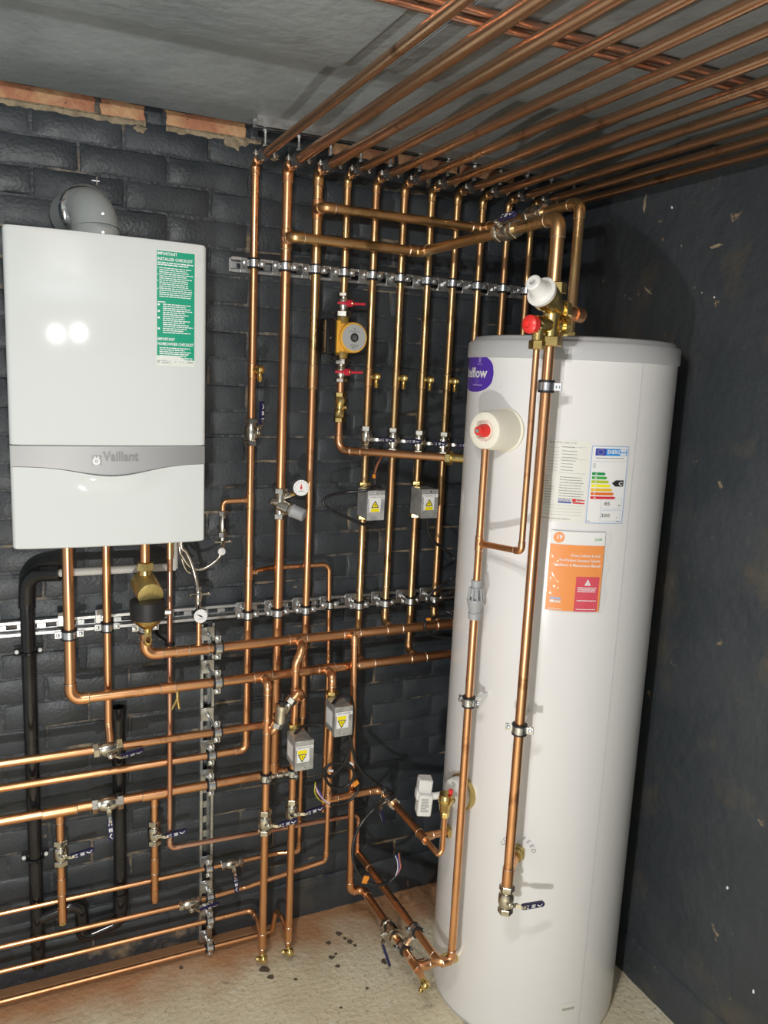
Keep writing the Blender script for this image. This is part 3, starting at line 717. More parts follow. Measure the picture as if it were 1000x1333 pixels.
# crinkled film
random.seed(21); vs = []; fs = []; nu, nv = 18, 20
for j in range(nv+1):
    for i in range(nu+1):
        u = -.010+(wM+.026)*i/nu; v = .006-(hM+.012)*j/nv; ed = min(i, nu-i, j, nv-j)
        h = .003+.004*abs(math.sin(u*90+v*25+1.3*math.sin(v*60)))*min(1, ed/2)+random.uniform(0, .0018)-(.004 if ed == 0 else 0)
        vs.append(mp(u+(.004*math.sin(j*.9) if i == nu else 0), v, h))
for j in range(nv):
    for i in range(nu): a = j*(nu+1)+i; fs.append((a, a+nu+1, a+nu+2, a+1))
bg = MB().add(vs, fs).build('plastic_bag', 'bag_film', man); bg.matrix_local = MI

# ---------------------------------------------------------------- boiler
BX0, BX1, BZ0, BZ1 = -.003, .438, 1.388, 2.108; BXC = (BX0+BX1)/2
def bf(x): return -.345+.011*((x-BXC)/.22)**2       # slightly bowed front
boiler = thing('boiler', 'white wall hung gas boiler with silver badge band', 'boiler', (BXC, -.17, BZ0)); BI = Matrix.Translation(-V(boiler.location))
def bl_(mb, n, m, par=boiler, sharp=38):
    o = mb.build(n, m, par, sharp)
    if par is boiler: o.matrix_local = BI
    return o
def outline(z, inset=0):
    pts = [(BX0+inset, -.002)]; rc = .012
    for i in range(6): a = math.pi*.5*i/5; pts.append((BX0+inset+rc-rc*math.cos(a), bf(BX0)+rc-rc*math.sin(a)+inset))
    for i in range(1, 20): x = BX0+rc+(BX1-BX0-2*rc)*i/20; pts.append((x, bf(x)+inset))
    for i in range(6): a = math.pi*.5*(5-i)/5; pts.append((BX1-inset-rc+rc*math.cos(a), bf(BX1)+rc-rc*math.sin(a)+inset))
    pts.append((BX1-inset, -.002)); return [(x, y, z) for x, y in pts]
levels = [(BZ0, .006), (BZ0+.002, .002), (BZ0+.006, 0), (1.6288, 0), (1.6290, .006), (1.6314, .006), (1.6316, 0), (BZ1-.008, 0), (BZ1-.002, .002), (BZ1, .008)]; vs = []; fs = []
n = len(outline(0))
for j, (z, ins) in enumerate(levels):
    vs += outline(z, ins)
    if j: fs += [((j-1)*n+i, (j-1)*n+(i+1) % n, j*n+(i+1) % n, j*n+i) for i in range(n)]
fs += [tuple(range(n))[::-1], tuple(range(len(vs)-n, len(vs)))]
bl_(MB().add(vs, fs), 'casing', 'white_enamel', sharp=50)
BM = lambda u, v, h: V((u, bf(u)-h, v))
zb1 = 1.630
def zlow(x): t = (x-BX0)/(BX1-BX0); return zb1-(.047+.024*math.exp(-((t-.50)/.24)**2)-.004*t)
def strip(f0, f1, x0, x1, h0, h1, nx=40, nz=4, hf=None):
    vs = []; fs = []
    for i in range(nx+1):
        x = x0+(x1-x0)*i/nx
        for j in range(nz+1):
            z = f0(x)+(f1(x)-f0(x))*j/nz; h = h0+(h1-h0)*j/nz
            if hf: h = hf(x, z, h)
            vs.append(BM(x, z, h))
        if i: p, q = (i-1)*(nz+1), i*(nz+1); fs += [(p+j, q+j, q+j+1, p+j+1) for j in range(nz)]
    return MB().add(vs, fs)
band = bl_(strip(zlow, lambda x: zb1-.0015, BX0+.004, BX1-.003, .0035, .0015), 'badge_band', 'silver_band')
bl_(strip(lambda x: zlow(x)-.002, zlow, BX0+.004, BX1-.003, .0004, .0034, 40, 1), 'band_edge', 'silver_band', band)
def scoop(x, z, h):
    t = (x-BXC-.005)/.085; s = (z-(zlow(x)-.004)); return h+.010*math.exp(-t**4)*math.exp(-(s/.030)**2) if s > -.08 else h
bl_(strip(lambda x: BZ0+.004, lambda x: zlow(x)-.002, BX0+.006, BX1-.005, .0012, .0015, 44, 22, scoop), 'lower_door', 'white_enamel', sharp=60)
tx0 = xy(134, 594, -.35); d = Decal(BM, .004); d.text('Vaillant', tx0, zy(134, 600, -.35), .030, .0048, width=.081, bold=.025)
d.rect(tx0-.0245, 1.585, tx0-.0235, 1.607, .0048); d.rect(tx0-.0055, 1.585, tx0-.003, 1.607, .0048); d.rect(tx0-.024, 1.6055, tx0-.003, 1.607, .0048); d.build('badge_lettering', 'band_text', band)
d = Decal(BM, .004); d.ring(tx0-.0145, 1.5945, .0040, .0085, .0050, 18); d.poly([(tx0-.017, 1.599), (tx0-.0195, 1.6065), (tx0-.0165, 1.6065), (tx0-.0145, 1.600)], .0050); d.poly([(tx0-.013, 1.600), (tx0-.0115, 1.6065), (tx0-.0085, 1.6065), (tx0-.011, 1.599)], .0050); d.disc(tx0-.0145, 1.5945, .0018, .0050, 10); d.build('badge_emblem', 'band_light', band)
# green checklist sticker
sa = PY(203, 324, -.341); sb = PY(254, 478, -.341); su0, su1, sv1, sv0 = sa.x, sb.x, sa.z, sb.z; sw, sh = su1-su0, sv1-sv0
def rrect(u0, v0, u1, v1, r=.005):
    p = []
    for cx_, cy_, a0 in ((u1-r, v0+r, -90), (u1-r, v1-r, 0), (u0+r, v1-r, 90), (u0+r, v0+r, 180)):
        p += [(cx_+r*math.cos(math.radians(a0+k*30)), cy_+r*math.sin(math.radians(a0+k*30))) for k in range(4)]
    return p
d = Decal(BM); d.fan(rrect(su0, sv0, su1, sv1), .0008); stk = bl_(d.mb, 'checklist_sticker', 'sticker_pale')
e = .0012; d = Decal(BM, .01)
wave = [(su0+e+(sw-2*e)*i/12, sv0+.024+(.0055*math.cos(max(0, i-6)/6*math.pi*1.3)-.0055 if i > 6 else 0)) for i in range(13)]
for i in range(12): d.poly([wave[i], wave[i+1], (wave[i+1][0], sv1-e-.0015), (wave[i][0], sv1-e-.0015)], .0012)
d.build('sticker_field', 'sticker_green', stk)
d = Decal(BM, .02); u0, u1 = su0+.003, su1-.004
d.text('IMPORTANT', u0, sv1-.012, .0095, .0016, width=sw*.50, bold=.02); d.text('INSTALLER CHECKLIST', u0, sv1-.024, .0095, .0016, width=sw*.90, bold=.02)
d.lines(u0, u1, sv1-.028, 2, .0046, .0026, .0016); d.lines(u0+.004, u1, sv1-.040, 15, .0046, .0019, .0016, .25)
for k in (.041, .056, .070, .088): d.rect(u0, sv1-k-.001, u0+.002, sv1-k+.001, .0016)
d.lines(u0+.0, u0+.018, sv1-.117, 1, .005, .0022, .0016, 0); d.lines(u0+.012, u1+.002, sv1-.122, 15, .0046, .0021, .0016, .35)
for k in (.122, .137, .152, .177): d.rect(u0, sv1-k-.0042, u0+.005, sv1-k, .0016)
d.text('IMPORTANT', u0, sv1-.206, .0095, .0016, width=sw*.44, bold=.02); d.text('HOMEOWNER CHECKLIST', u0, sv1-.217, .0095, .0016, width=sw*.93, bold=.02)
d.lines(u0+.004, u1, sv1-.222, 8, .0046, .0022, .0016, .3)
d.build('lettering', 'print_white', stk)
d = Decal(BM, .02); d.text('Vaillant', u0+.006, sv0+.0065, .011, .0012, width=.024, bold=.02); d.ring(u0+.002, sv0+.010, .0015, .003, .0012, 10); d.lines(u0+.036, u1, sv0+.011, 1, .004, .0024, .0012, 0); d.build('maker_line', 'print_grey', stk)
# flue elbow on the boiler
fx = xy(124, 285, -.17); flue = thing('flue_elbow', 'pale grey flue elbow rising from the boiler top into wall', 'flue', (fx, -.17, BZ1))
fd = V((-.26, .96, 0)).normalized(); r = .056; c = V((0, 0, .020))
pts = [V((0, 0, -.002)), V((0, 0, .03))]+[c+fd*.060-fd*.060*math.cos(a)+Z1*(.060*math.sin(a)) for a in [math.pi/2*i/9 for i in range(10)]]+[c+fd*.060+Z1*.060+fd*.10]
MB().sweep(pts, r, 32).build('elbow', 'flue_grey', flue)
MB().lathe([(.0, r+.004), (.010, r+.004), (.012, r+.001)], None, 32).build('collar', 'flue_grey', flue)
e = c+fd*.064+Z1*.060; MB().lathe([(-.012, r+.001), (-.011, r+.006), (.011, r+.006), (.012, r+.001)], frame(e, fd), 36).build('clamp_band', 'chrome', flue)
b = MB(); b.cyl((-.008, -.012, .141), (.010, -.012, .141), .0022, None, 8); b.cyl((.004, -.012, .132), (.004, -.012, .150), .002, None, 8); b.build('clamp_screw', 'zinc', flue)
for a_, z_ in ((0, .060), (0, .018)):
    MB().lathe([(0, .0035), (.003, .003)], frame((.012, -r*.97, z_), (0, -1, 0)), 10).build('screw', 'zinc', flue)

# ---------------------------------------------------------------- slotted rails
ZR1, ZR2, DP, DP2 = 2.107, 1.100, .030, .021
rail1 = strut('upper slotted steel rail carrying the risers below ceiling', Matrix.Translation((.573, -.001, ZR1)), 1.03, DP)
rail2 = strut('long slotted steel rail on the wall under the boiler', Matrix.Translation((-1.55, -.001, ZR2)), 3.05, DP2)
vr = strut('vertical slotted steel rail dropping to the floor', Matrix(((0, 0, -1, .515), (0, 1, 0, -.001), (1, 0, 0, .012), (0, 0, 0, 1))), 1.058, DP)
cr_ = strut('slotted steel rail fixed under the ceiling along the wall top', Matrix(((1, 0, 0, .592), (0, 0, -1, -.182), (0, 1, 0, 2.4558), (0, 0, 0, 1))), 1.11, .024)

# ---------------------------------------------------------------- ceiling runs
for i, x in enumerate(VX):
    pipe('%s copper pipe of the row running out under the ceiling, counted from the boiler end' % ORD[i], [(x, YV-.046, ZT), (x, -3.9, ZT)], RR[i], 'copper_ceiling', group='copper pipes under the ceiling')
    pipe_clip('clip hanging the %s ceiling pipe, counted from boiler end, from the rail' % ORD[i], (x, -.182, ZT), Y1, Z1, RR[i], 2.4316-ZT, False, 'clips hanging from the ceiling rail')
for k, (y, dz) in enumerate(((PZ(640, 34, 2.435).y, 0), (PZ(640, 34, 2.435).y-.036, .0005))):
    pipe(['thin dull copper pipe fixed flat to the ceiling, nearer brick wall', 'thin dull copper pipe fixed flat to the ceiling, farther from brick wall'][k], [(XL+.02, y, 2.4358+dz), (1.705, y, 2.4358+dz)], R15, 'copper_pink', group='thin pipes across the ceiling')

# ---------------------------------------------------------------- risers
def riser(i, label, pts, m='copper_aged', **k):
    """starts with the elbow under the ceiling and follows pts down"""
    x = VX[i]; return pipe(label, [(x, YV-.048, ZT), (x, YV, ZT)]+pts, RR[i], m, **k)
v = [None]*12
v[0] = riser(0, 'first copper riser beside boiler, turning left low down along wall', [(.62, YV, .680), (-1.57, YV, .680)], 'copper')
tee(v[0], (.62, YV, zy(325, 651, YV)), Z1, -X1, R22, R15); tee(v[0], (.62, YV, zy(325, 745, YV)), Z1, X1, R22, R15)
coupler(v[0], (.62, YV, zy(333, 483, YV)), Z1, R22, .02)
v[1] = riser(1, 'second and thick copper riser, fitted with the pressure reducing valve', [(.711, YV, .583)], 'copper')
tee(v[1], (.711, YV, 2.180), Z1, -Y1, R28)
v[2] = riser(2, 'third copper riser, thick above and stepping down thinner below', [(.80, YV, zy(405, 492, YV))], 'copper_aged')
tee(v[2], (.80, YV, 2.268), Z1, -Y1, R28)
YH5 = -.0688; z3 = zy(405, 492, YV); z3b = zy(398, 925, YV)
p_, _ = fillet([(.80, YV, z3+.01), (.80, YV, z3b)], .02); MB().sweep(p_, R22, 16).build('pipe_section', 'copper', v[2])
p_, _ = fillet([(.80, YV, z3b+.01), (.80, YV, .298), (.735, YH5, .295), (-1.57, YH5, .292)], [0, .02, .03, 0]); MB().sweep(p_, R15, 14).build('pipe_section', 'copper', v[2])
sleeve(v[2], [(.80, YV, z3+.035), (.80, YV, z3-.03)], R28*1.1, 'reducer', 'copper_aged'); sleeve(v[2], [(.80, YV, z3b+.02), (.80, YV, z3b-.02)], R22*1.05, 'reducer')
sleeve(v[2], fillet([(.80, YV, .33), (.80, YV, .298), (.772, -.0809, .2967)], .02)[0], R15*1.15, 'elbow')
zp = zy(447, 381, YV)
v[3] = riser(3, 'short fourth copper riser dropping into the orange pump', [(.888, YV, zp)])
for i, nm in ((4, 'fifth copper riser, between the pump and the next valve riser'), (5, 'sixth copper riser, with no steel box, joining the upper header'), (6, 'seventh copper riser, passing behind upper header to lower one'), (7, 'eighth copper riser, closest to the cylinder flank')):
    zh = ZH2 if i in (4, 6) else ZH1
    v[i] = riser(i, nm, [(VX[i], YV, zh), (VX[i], YH+.010, zh)], R=R22*2.2)
    zd = zy([486, 521, 552, 586][i-4], [492, 494, 496, 498][i-4], YV); coupler(v[i], (VX[i], YV, zd), Z1, R22, .024, 'copper_aged')
for i in range(8, 12):
    zh = ZH2 if i in (8, 10) else ZH1
    v[i] = riser(i, '%s copper riser of the row, running down behind the white cylinder' % ORD[i], [(VX[i], YV, zh), (VX[i], YH+.010, zh)], R=R22*2.2, group='risers behind the cylinder')
for i in range(12):
    if i == 11: continue
    pipe_clip('rubber lined clip holding the %s riser from boiler on upper rail' % ORD[i], (VX[i], YV, ZR1), Z1, Y1, RR[i], -YV-DP-.0045, True, 'clips on the upper rail')
for i in range(8):
    if i == 3: continue
    pipe_clip('rubber lined clip holding the %s riser from boiler on long lower rail' % ORD[i], (VX[i], YV, ZR2+.006), Z1, Y1, R22 if i == 2 else RR[i], -YV-DP2-.0045, True, 'clips on the long lower rail')
# branch from the first riser passing behind two risers
zb = zy(325, 745, YV); br = pipe('thin copper branch passing behind the second and third risers', [(.645, YV+.012, zb), (.69, -.055, zb), (.885, -.055, zb), (.893, -.055, .93), (.893, -.055, .40)], R15, 'copper', R=.022, fit=[False, False, True, False])
pipe_clip('small clip holding the thin branch pipe on the lower rail', (.892, -.055, ZR2+.004), Z1, Y1, R15, .055-DP2-.0045, True)
# crossovers to the cylinder
XP, YP = 1.107, -.80; zs_ = zy(714, 401, -.80)
P = pipe('copper crossover from second riser to the cold feed over the cylinder', [(.711, YV-.02, 2.180), (.711, -.142, 2.180), (XP, -.142, 2.180), (XP, YP, 2.180), (XP, YP, zs_+.03)], R28, 'copper_aged')
XQ, YQ = 1.309, -.605
Q = pipe('copper crossover from third riser down into the cylinder top', [(.80, YV-.02, 2.268), (.80, -.142, 2.268), (XQ, -.142, 2.268), (XQ, YQ, 2.268), (XQ, YQ, 1.936)], R28*.93, 'copper_aged')
nb = MB(); nb.hexn(1.936, 1.952, .021, Matrix.Translation((XQ, YQ, 0))); nb.build('nut', 'brass', Q)
def onray(px, py, x): return PX(px, py, x)
a = onray(660, 297, XP); ball_valve('lever valve with handle on top in the crossover to the cold feed', (XP, a.y, 2.180), Y1, (-.88, 0, .48), (0, -1, 0), R28)
a = onray(697, 293, XQ); ball_valve('lever valve in the crossover to the cylinder top, half hidden', (XQ, a.y, 2.268), Y1, (-.6, 0, -.7), (0, -1, 0), R28*.93)
# pipe from the pump to the cylinder
zc = zy(440, 586, YV); e = PC(597, 600)
pr = pipe('copper pipe from below the pump slanting out to the cylinder flank', [(.888, YV, zc+.15), (.888, YV, zc), (1.118, -.350, 1.600)], R22, 'copper', R=.03)
coupler(pr, V((.888, YV, zc)).lerp(V((1.118, -.35, 1.6)), .17), V((.23, -.26, .0)), R22, .018)
dirn = (V((1.118, -.35, 1.6))-V((.888, YV, zc))).normalized()
b = MB(); b.hexn(0, .016, .0205, frame(V((1.118, -.35, 1.6))-dirn*.004, dirn)); b.lathe([(.016, .013), (.066, .013)], frame(V((1.118, -.35, 1.6))-dirn*.004, dirn), 14); b.build('nut', 'brass', pr)

# ---------------------------------------------------------------- pump with unions
def union_valve(label, z, up):
    o = thing('pump_valve', label, 'valve', (.888, YV, z), 'pump isolating valves'); s = 1 if up else -1; b = MB(); Ms = Matrix.Scale(s, 4, (0, 0, 1)) if s < 0 else None
    b.hexn(*sorted((s*.030, s*.019)), .0185); b.lathe([(s*.020, .010), (s*.014, .010), (s*.013, .015), (s*.006, .017), (s*-.008, .017), (s*-.014, .0135), (s*-.024, .0135)][::s], None, 18); b.hexn(*sorted((s*-.022, s*-.038)), .0245); b.build('body', 'nickel', o)
    k = MB(); k.lathe([(.012, .010), (.020, .0105), (.027, .010), (.029, .006)], frame((.004, 0, 0), (.45, -.9, 0)), 16); q = V((.45, -.9, 0)).normalized()*.021+V((.004, 0, 0)); k.sweep([q, q+V((.022, -.004, 0)), q+V((.045, -.006, .001))], [.0055, .0038, .0036], 8); k.sweep([q-V((.014, 0, 0)), q-V((.034, -.012, 0))], [.005, .0035], 8); k.build('lever', 'red_lever', o)
    MB().hexn(.029, .033, .0045, frame((.004, 0, 0), (.45, -.9, 0))).build('lever_screw', 'brass', o)
    return o
zt_ = zy(447, 395, YV); zbv = zy(443, 484, YV); zpc = zy(446, 440, YV)
union_valve('nickel valve with red lever above the orange pump', zt_, True); union_valve('nickel valve with red lever below the orange pump', zbv, False)
pump = thing('circulation_pump', 'orange circulating pump with round grey face plate', 'pump', (.888, YV, zpc))
hh = (zt_-.036)-zpc; hl = zpc-(zbv+.036)
b = MB(); b.lathe([(-hl, .0175), (-hl+.012, .0165), (-.026, .030), (.026, .030), (hh-.012, .0165), (hh, .0175)], None, 22); b.build('volute', 'pump_volute', pump)
fdv = V((.06, -1, 0)).normalized(); Mf = frame((.004, -.006, 0), fdv)
MB().lathe([(-.01, .036), (.030, .037), (.034, .043), (.060, .0435), (.065, .0415), (.066, .037)], Mf, 36).build('motor_housing', 'pump_orange', pump)
fp = MB().lathe([(.0655, .0372), (.0675, .0370)], Mf, 36).build('face_plate', 'pump_plate', pump)
x_ = Mf.to_3x3() @ V((1, 0, 0)); n_ = fdv; ff = flat(Mf @ V((0, 0, .0675)), V((-n_.y, n_.x, 0)), Z1)
MB().lathe([(.0675, .0125), (.069, .0125), (.0692, .0095)], Mf, 20).build('vent_plug', 'print_black', fp)
MB().lathe([(.0692, .0085), (.0715, .008)], Mf, 6).build('vent_screw', 'chrome', fp)
d = Decal(ff)
for s in (-1, 1): d.poly([(-.006*s, .020), (-.004*s, .020), (.006*s, .028), (.004*s, .028)], .0006)
d.lines(-.018, .018, .0175, 1, .003, .0016, .0006, 0); d.lines(-.013, .013, -.0195, 2, .004, .0018, .0006, 0); d.rect(-.006, -.031, -.001, -.026, .0006); d.rect(.002, -.031, .0045, -.026, .0006); d.build('plate_print', 'print_grey', fp)
b = MB(); b.bbox((-.034, -.060, -.040), (-.002, -.020, .040), .004); b.bbox((-.040, -.062, -.044), (-.028, -.016, .046), .002); b.build('mounting_plate', 'pump_orange', pump)
b = MB(); b.bbox((-.072, -.062, -.050), (-.041, .004, .050), .006); b.bbox((-.052, -.066, -.066), (-.030, -.040, -.050), .004); b.build('terminal_box', 'black_plastic', pump)
MB().lathe([(0, .003), (.002, .0025)], frame((-.060, -.062, -.004), (0, -1, 0)), 8).build('screw', 'zinc', pump)
# brass non-return valve under the pump
zn = zy(441, 530, YV); nv = thing('check_valve', 'long brass non-return valve in the pipe below the pump', 'valve', (.888, YV, zn)); b = MB()
b.hexn(.030, .044, .0180); b.hexn(-.044, -.030, .0180); b.lathe([(-.032, .0145), (-.026, .0165), (-.008, .0165), (-.005, .0140), (.005, .0140), (.008, .0165), (.026, .0165), (.032, .0145)], None, 8); b.build('body', 'brass', nv)
MB().lathe([(.006, .005), (.017, .005), (.0175, .0065), (.023, .006)], frame((0, 0, 0), (.75, -.65, 0)), 8).build('test_plug', 'brass', nv)
pipe('short copper piece between the pump valve and brass non-return valve', [(.888, YV, zbv-.018), (.888, YV, zn+.030)], R22, 'copper')

# ---------------------------------------------------------------- valves and drain cocks on the risers
for i in (4, 5, 6, 7):
    x = VX[i]; zv = zy([476, 513, 545, 580][i-4], [571, 573, 576, 578][i-4], YV)
    ball_valve('lever valve on the %s riser from boiler, blue handle pointing right' % ORD[i], (x, YV, zv), Z1, -Y1, X1, R22, group='row of four riser valves', L=.076)
    zd = zy([486, 521, 552, 586][i-4], [490, 492, 494, 496][i-4], YV)
    drain_cock('small brass drain cock on the %s riser from boiler, above its lever valve' % ORD[i], V((x, YV, zd))+V((.7, -.7, 0))*.009, (.72, -.68, 0), (.1, 0, -1), 'row of four riser drain cocks', 1.25)
drain_cock('small brass drain cock on the first riser beside the boiler', V((.62, YV, zy(333, 481, YV)))+V((.7, -.7, 0))*.009, (.6, -.8, 0), (.12, 0, -1), None, 1.25)
ball_valve('lever valve on the first riser with blue handle pointing up', (.62, YV, zy(329, 562, YV)), Z1, (.55, -.85, 0), Z1, R22)
# pressure reducing valve with dial on the second riser
zr = zy(367, 655, YV); pv = thing('pressure_reducing_valve', 'nickel pressure reducing valve with grey cap on the second riser', 'valve', (.711, YV, zr)); b = MB()
b.hexn(.030, .046, .0215); b.hexn(-.046, -.030, .0215); b.lathe([(-.031, .0165), (-.020, .0175), (.020, .0175), (.031, .0165)], None, 18)
b.lathe([(0, .012), (.034, .010), (.037, .006)], frame((0, 0, 0), (-1, -.3, .25)), 10); b.lathe([(.0, .021), (.030, .021), (.032, .017), (.040, .017)], frame((0, 0, -.006), (.72, -.60, -.30)), 20); b.lathe([(0, .009), (.038, .009)], frame((0, 0, .016), (.75, -.6, .35)), 12); b.build('body', 'nickel', pv)
MB().lathe([(.038, .020), (.042, .021), (.046, .019), (.078, .0185), (.080, .016)], frame((0, 0, -.006), (.72, -.60, -.30)), 24).build('adjusting_cap', 'grey_plastic', pv)
def gauge(label, M, R, red=False, stem=None, parent=None, cap='rubber'):
    o = thing('pressure_gauge', label, 'gauge', M=M)
    MB().lathe([(-.018, R*.92), (-.002, R), (.0015, R*1.02), (.002, R*.97)], None, 32).build('case', cap, o)
    f_ = MB().lathe([(.0019, R*.965), (.0026, R*.965)], None, 32).build('dial', 'glass_dial', o)
    mpg = lambda u, w_, h: V((u, w_, .0026+h)); d = Decal(mpg)
    for k in range(11):
        a = math.radians(225-27*k); c, s = math.cos(a), math.sin(a); n = V((-s, c))*R*.02
        d.poly([(c*R*.68-n.x, s*R*.68-n.y), (c*R*.68+n.x, s*R*.68+n.y), (c*R*.86+n.x, s*R*.86+n.y), (c*R*.86-n.x, s*R*.86-n.y)][::-1], .0004)
    d.lines(-R*.3, R*.3, -R*.35, 1, .003, R*.08, .0004, 0); d.build('scale', 'print_grey', f_)
    d = Decal(mpg)
    if red: d.fan([(0, R*.62), (-R*.12, .0), (0, -R*.28), (R*.12, 0)], .0008); d.disc(0, 0, R*.15, .0009, 12)
    else: d.fan([(-R*.62, R*.35), (.05*R, .12*R), (R*.42, -R*.25), (-.1*R, -.06*R)], .0008)
    d.build('needle', 'red_plastic' if red else 'print_black', f_)
    return o
gp = PY(392, 635, -.165); gf = (CAM-gp).normalized(); gf = V((gf.x*.5, gf.y, gf.z*.3)).normalized()
gauge('white round dial with red needle on the pressure reducing valve', frame(gp, gf, X1), .0235, True)
MB().lathe([(.034, .0075), (.048, .0075)], frame((0, 0, .016), (.75, -.6, .35)), 10).build('gauge_stem', 'brass', pv)

# ---------------------------------------------------------------- headers and boiler tails
H1 = pipe('upper thick copper header running from the boiler filter behind the cylinder', [(.316, YH, 1.15), (.316, YH, ZH1), (1.66, YH, ZH1)], R28, 'copper', R=.028)
H2 = pipe('lower thick copper header from the boiler tail nearest the black waste pipe', [(.123, YH, 1.40), (.123, YH, ZH2), (1.66, YH, ZH2)], R28, 'copper', R=.028)
for x in (VX[5], VX[7], VX[9], VX[11]): tee(H1, (x, YH, ZH1), X1, Y1, R28, R22)
for x in (VX[4], VX[6], VX[8], VX[10]): tee(H2, (x, YH, ZH2), X1, Y1, R28, R22)
coupler(H1, (.345+.07, YH, ZH1), X1, R28, .018); coupler(H2, (.375, YH, ZH2), X1, R28, .02)
YC_, YD = -.213, -.188; zco = zy(497, 1027, YC_); XE = xy(497, 1027, YC_); XA, XB, XC_, XD = .648, .752, .846, xy(461, 850, YD)
tee(H2, (XA, YH, ZH2), X1, -Y1, R28, R22); tee(H1, (XB, YH, ZH1), X1, -Y1, R28, R22); tee(H2, (XC_, YH, ZH2), X1, -Y1, R28, R22); tee(H1, (XD, YH, ZH1), X1, -Y1, R28, R22)
XPB = xy(140, 850, -.124); pb = pipe('copper tail dropping from the boiler to the lever valve on the long lower line', [(XPB, -.124, 1.40), (XPB, -.124, .835), (XPB, -.158, .797)], R22, 'copper', R=.03, fit=False)
pc = pipe('short copper tail from the boiler into the brass filter', [(.316, YH, 1.40), (.316, YH, 1.30)], R28*.9, 'copper')
zd_ = .418
dline = pipe('thin copper discharge line from the boiler, turning along the wall low down', [(.3875, -.125, 1.40), (.3875, -.125, 1.30), (.3885, -.117, 1.26), (.3885, -.115, zd_), (.995, -.115, .402), (.995, -.115, .275)], R15, 'copper_pink', R=.018, fit=[False, False, True, True])
MB().cyl((.3875, -.125, 1.395), (.3875, -.125, 1.298), R22*.95).build('tail_sleeve', 'copper_aged', dline)
# clip, black, behind the thin line
b = MB(); b.torus(frame((.3885, -.115, zy(223, 838, -.115)), Z1), .011, .004, 18, 6); b.sweep([(.3885, -.10, zy(223, 838, -.115)), (.370, -.03, zy(223, 838, -.115)), (.370, .002, zy(223, 838, -.115))], .004, 8)
tag(b.build('pipe_clip', 'rubber'), 'black plastic clip on the thin discharge line below boiler', 'pipe clip')
h1 = pipe('copper line with lever valve running under both headers to the second riser', [(-1.57, YH, .785), (.711, YH, .785), (.711, YV-.012, .785)], R22, 'copper', R=.028)
h3 = pipe('thick low copper line with three lever valves near the floor, ending at second riser', [(-1.57, YV, .583), (.775, YV, .586)], R28, 'copper')
tee(h3, (.711, YV, .586), X1, Z1, R28)
XT1, XT2 = xy(78, 1070, YV), xy(201, 1045, YV)
tee(h3, (XT1, YV, .583), X1, -Z1, R28, R22, L=.045); tee(h3, (XT2, YV, .584), X1, -Z1, R28, R22, L=.035)
def dropper(label, x, zv, ze, brass):
    o = pipe(label, [(x, YV, .57), (x, YV, ze+.028)], R22, 'copper'); coupler(o, (x, YV, (zv-.05+ze)/2+.03), Z1, R22, .025)
    sleeve(o, [(x, YV, ze+.045), (x, YV, ze+.020), (x, YV, ze+.016), (x, YV, ze+.004)], R22*1.1, 'end_cap', solder=False)
    if brass: MB().hexn(ze-.008, ze+.006, .010, Matrix.Translation((x, YV, 0))).build('brass_plug', 'brass', o)
    else: MB().lathe([(ze-.006, .0095), (ze+.005, .011)], Matrix.Translation((x, YV, 0)), 14).build('cap_end', 'copper', o)
zv1, zv2 = zy(75, 1110, YV), zy(201, 1083, YV)
dropper('capped copper dropper with brass plug, below the thick low line beside black pipe', XT1, zv1, zy(82, 1200, YV), True); dropper('capped copper dropper without brass plug, below the thick low line', XT2, zv2, zy(205, 1171, YV), False)
ball_valve('lever valve on the dropper beside the black pipe, handle pointing right', (XT1, YV, zv1), Z1, -Y1, (1, 0, .14), R22)
ball_valve('lever valve on the dropper near the vertical rail, handle pointing right', (XT2, YV, zv2), Z1, -Y1, (1, 0, .10), R22)
ball_valve('lever valve in the thick low line with handle hanging down', (xy(140, 1046, YV), YV, .5835), X1, -Y1, (.05, 0, -1), R28)
ball_valve('lever valve in the line below the boiler tail, handle pointing right', (xy(140, 971, YH), YH, .785), X1, (.2, -.8, -.5), (1, 0, -.06), R22)
# clips on boiler tails and vertical rail
for x, y, r, tn in ((.123, YH, R28, 'thick tail nearest black waste pipe'), (XPB, -.124, R22, 'thinner tail between two thick ones'), (.316, YH, R28, 'tail below the brass filter')):
    pipe_clip('rubber lined clip holding the boiler %s' % tn, (x, y, ZR2+.018), Z1, Y1, r, -y-DP2-.0045, True, 'clips on the boiler tails')
for y, z, r, tn in ((YH, ZH1, R28, 'upper thick header'), (YH, ZH2, R28, 'lower thick header'), (YH, .785, R22, 'line just under both headers'), (YV, .680, R22, 'line coming from first riser'), (YV, .5845, R28, 'thick low line')):
    pipe_clip('rubber lined clip holding the %s on the vertical rail' % tn, (.515, y, z), X1, Y1, r, -y-DP-.0045, True, 'large clips on the vertical rail')
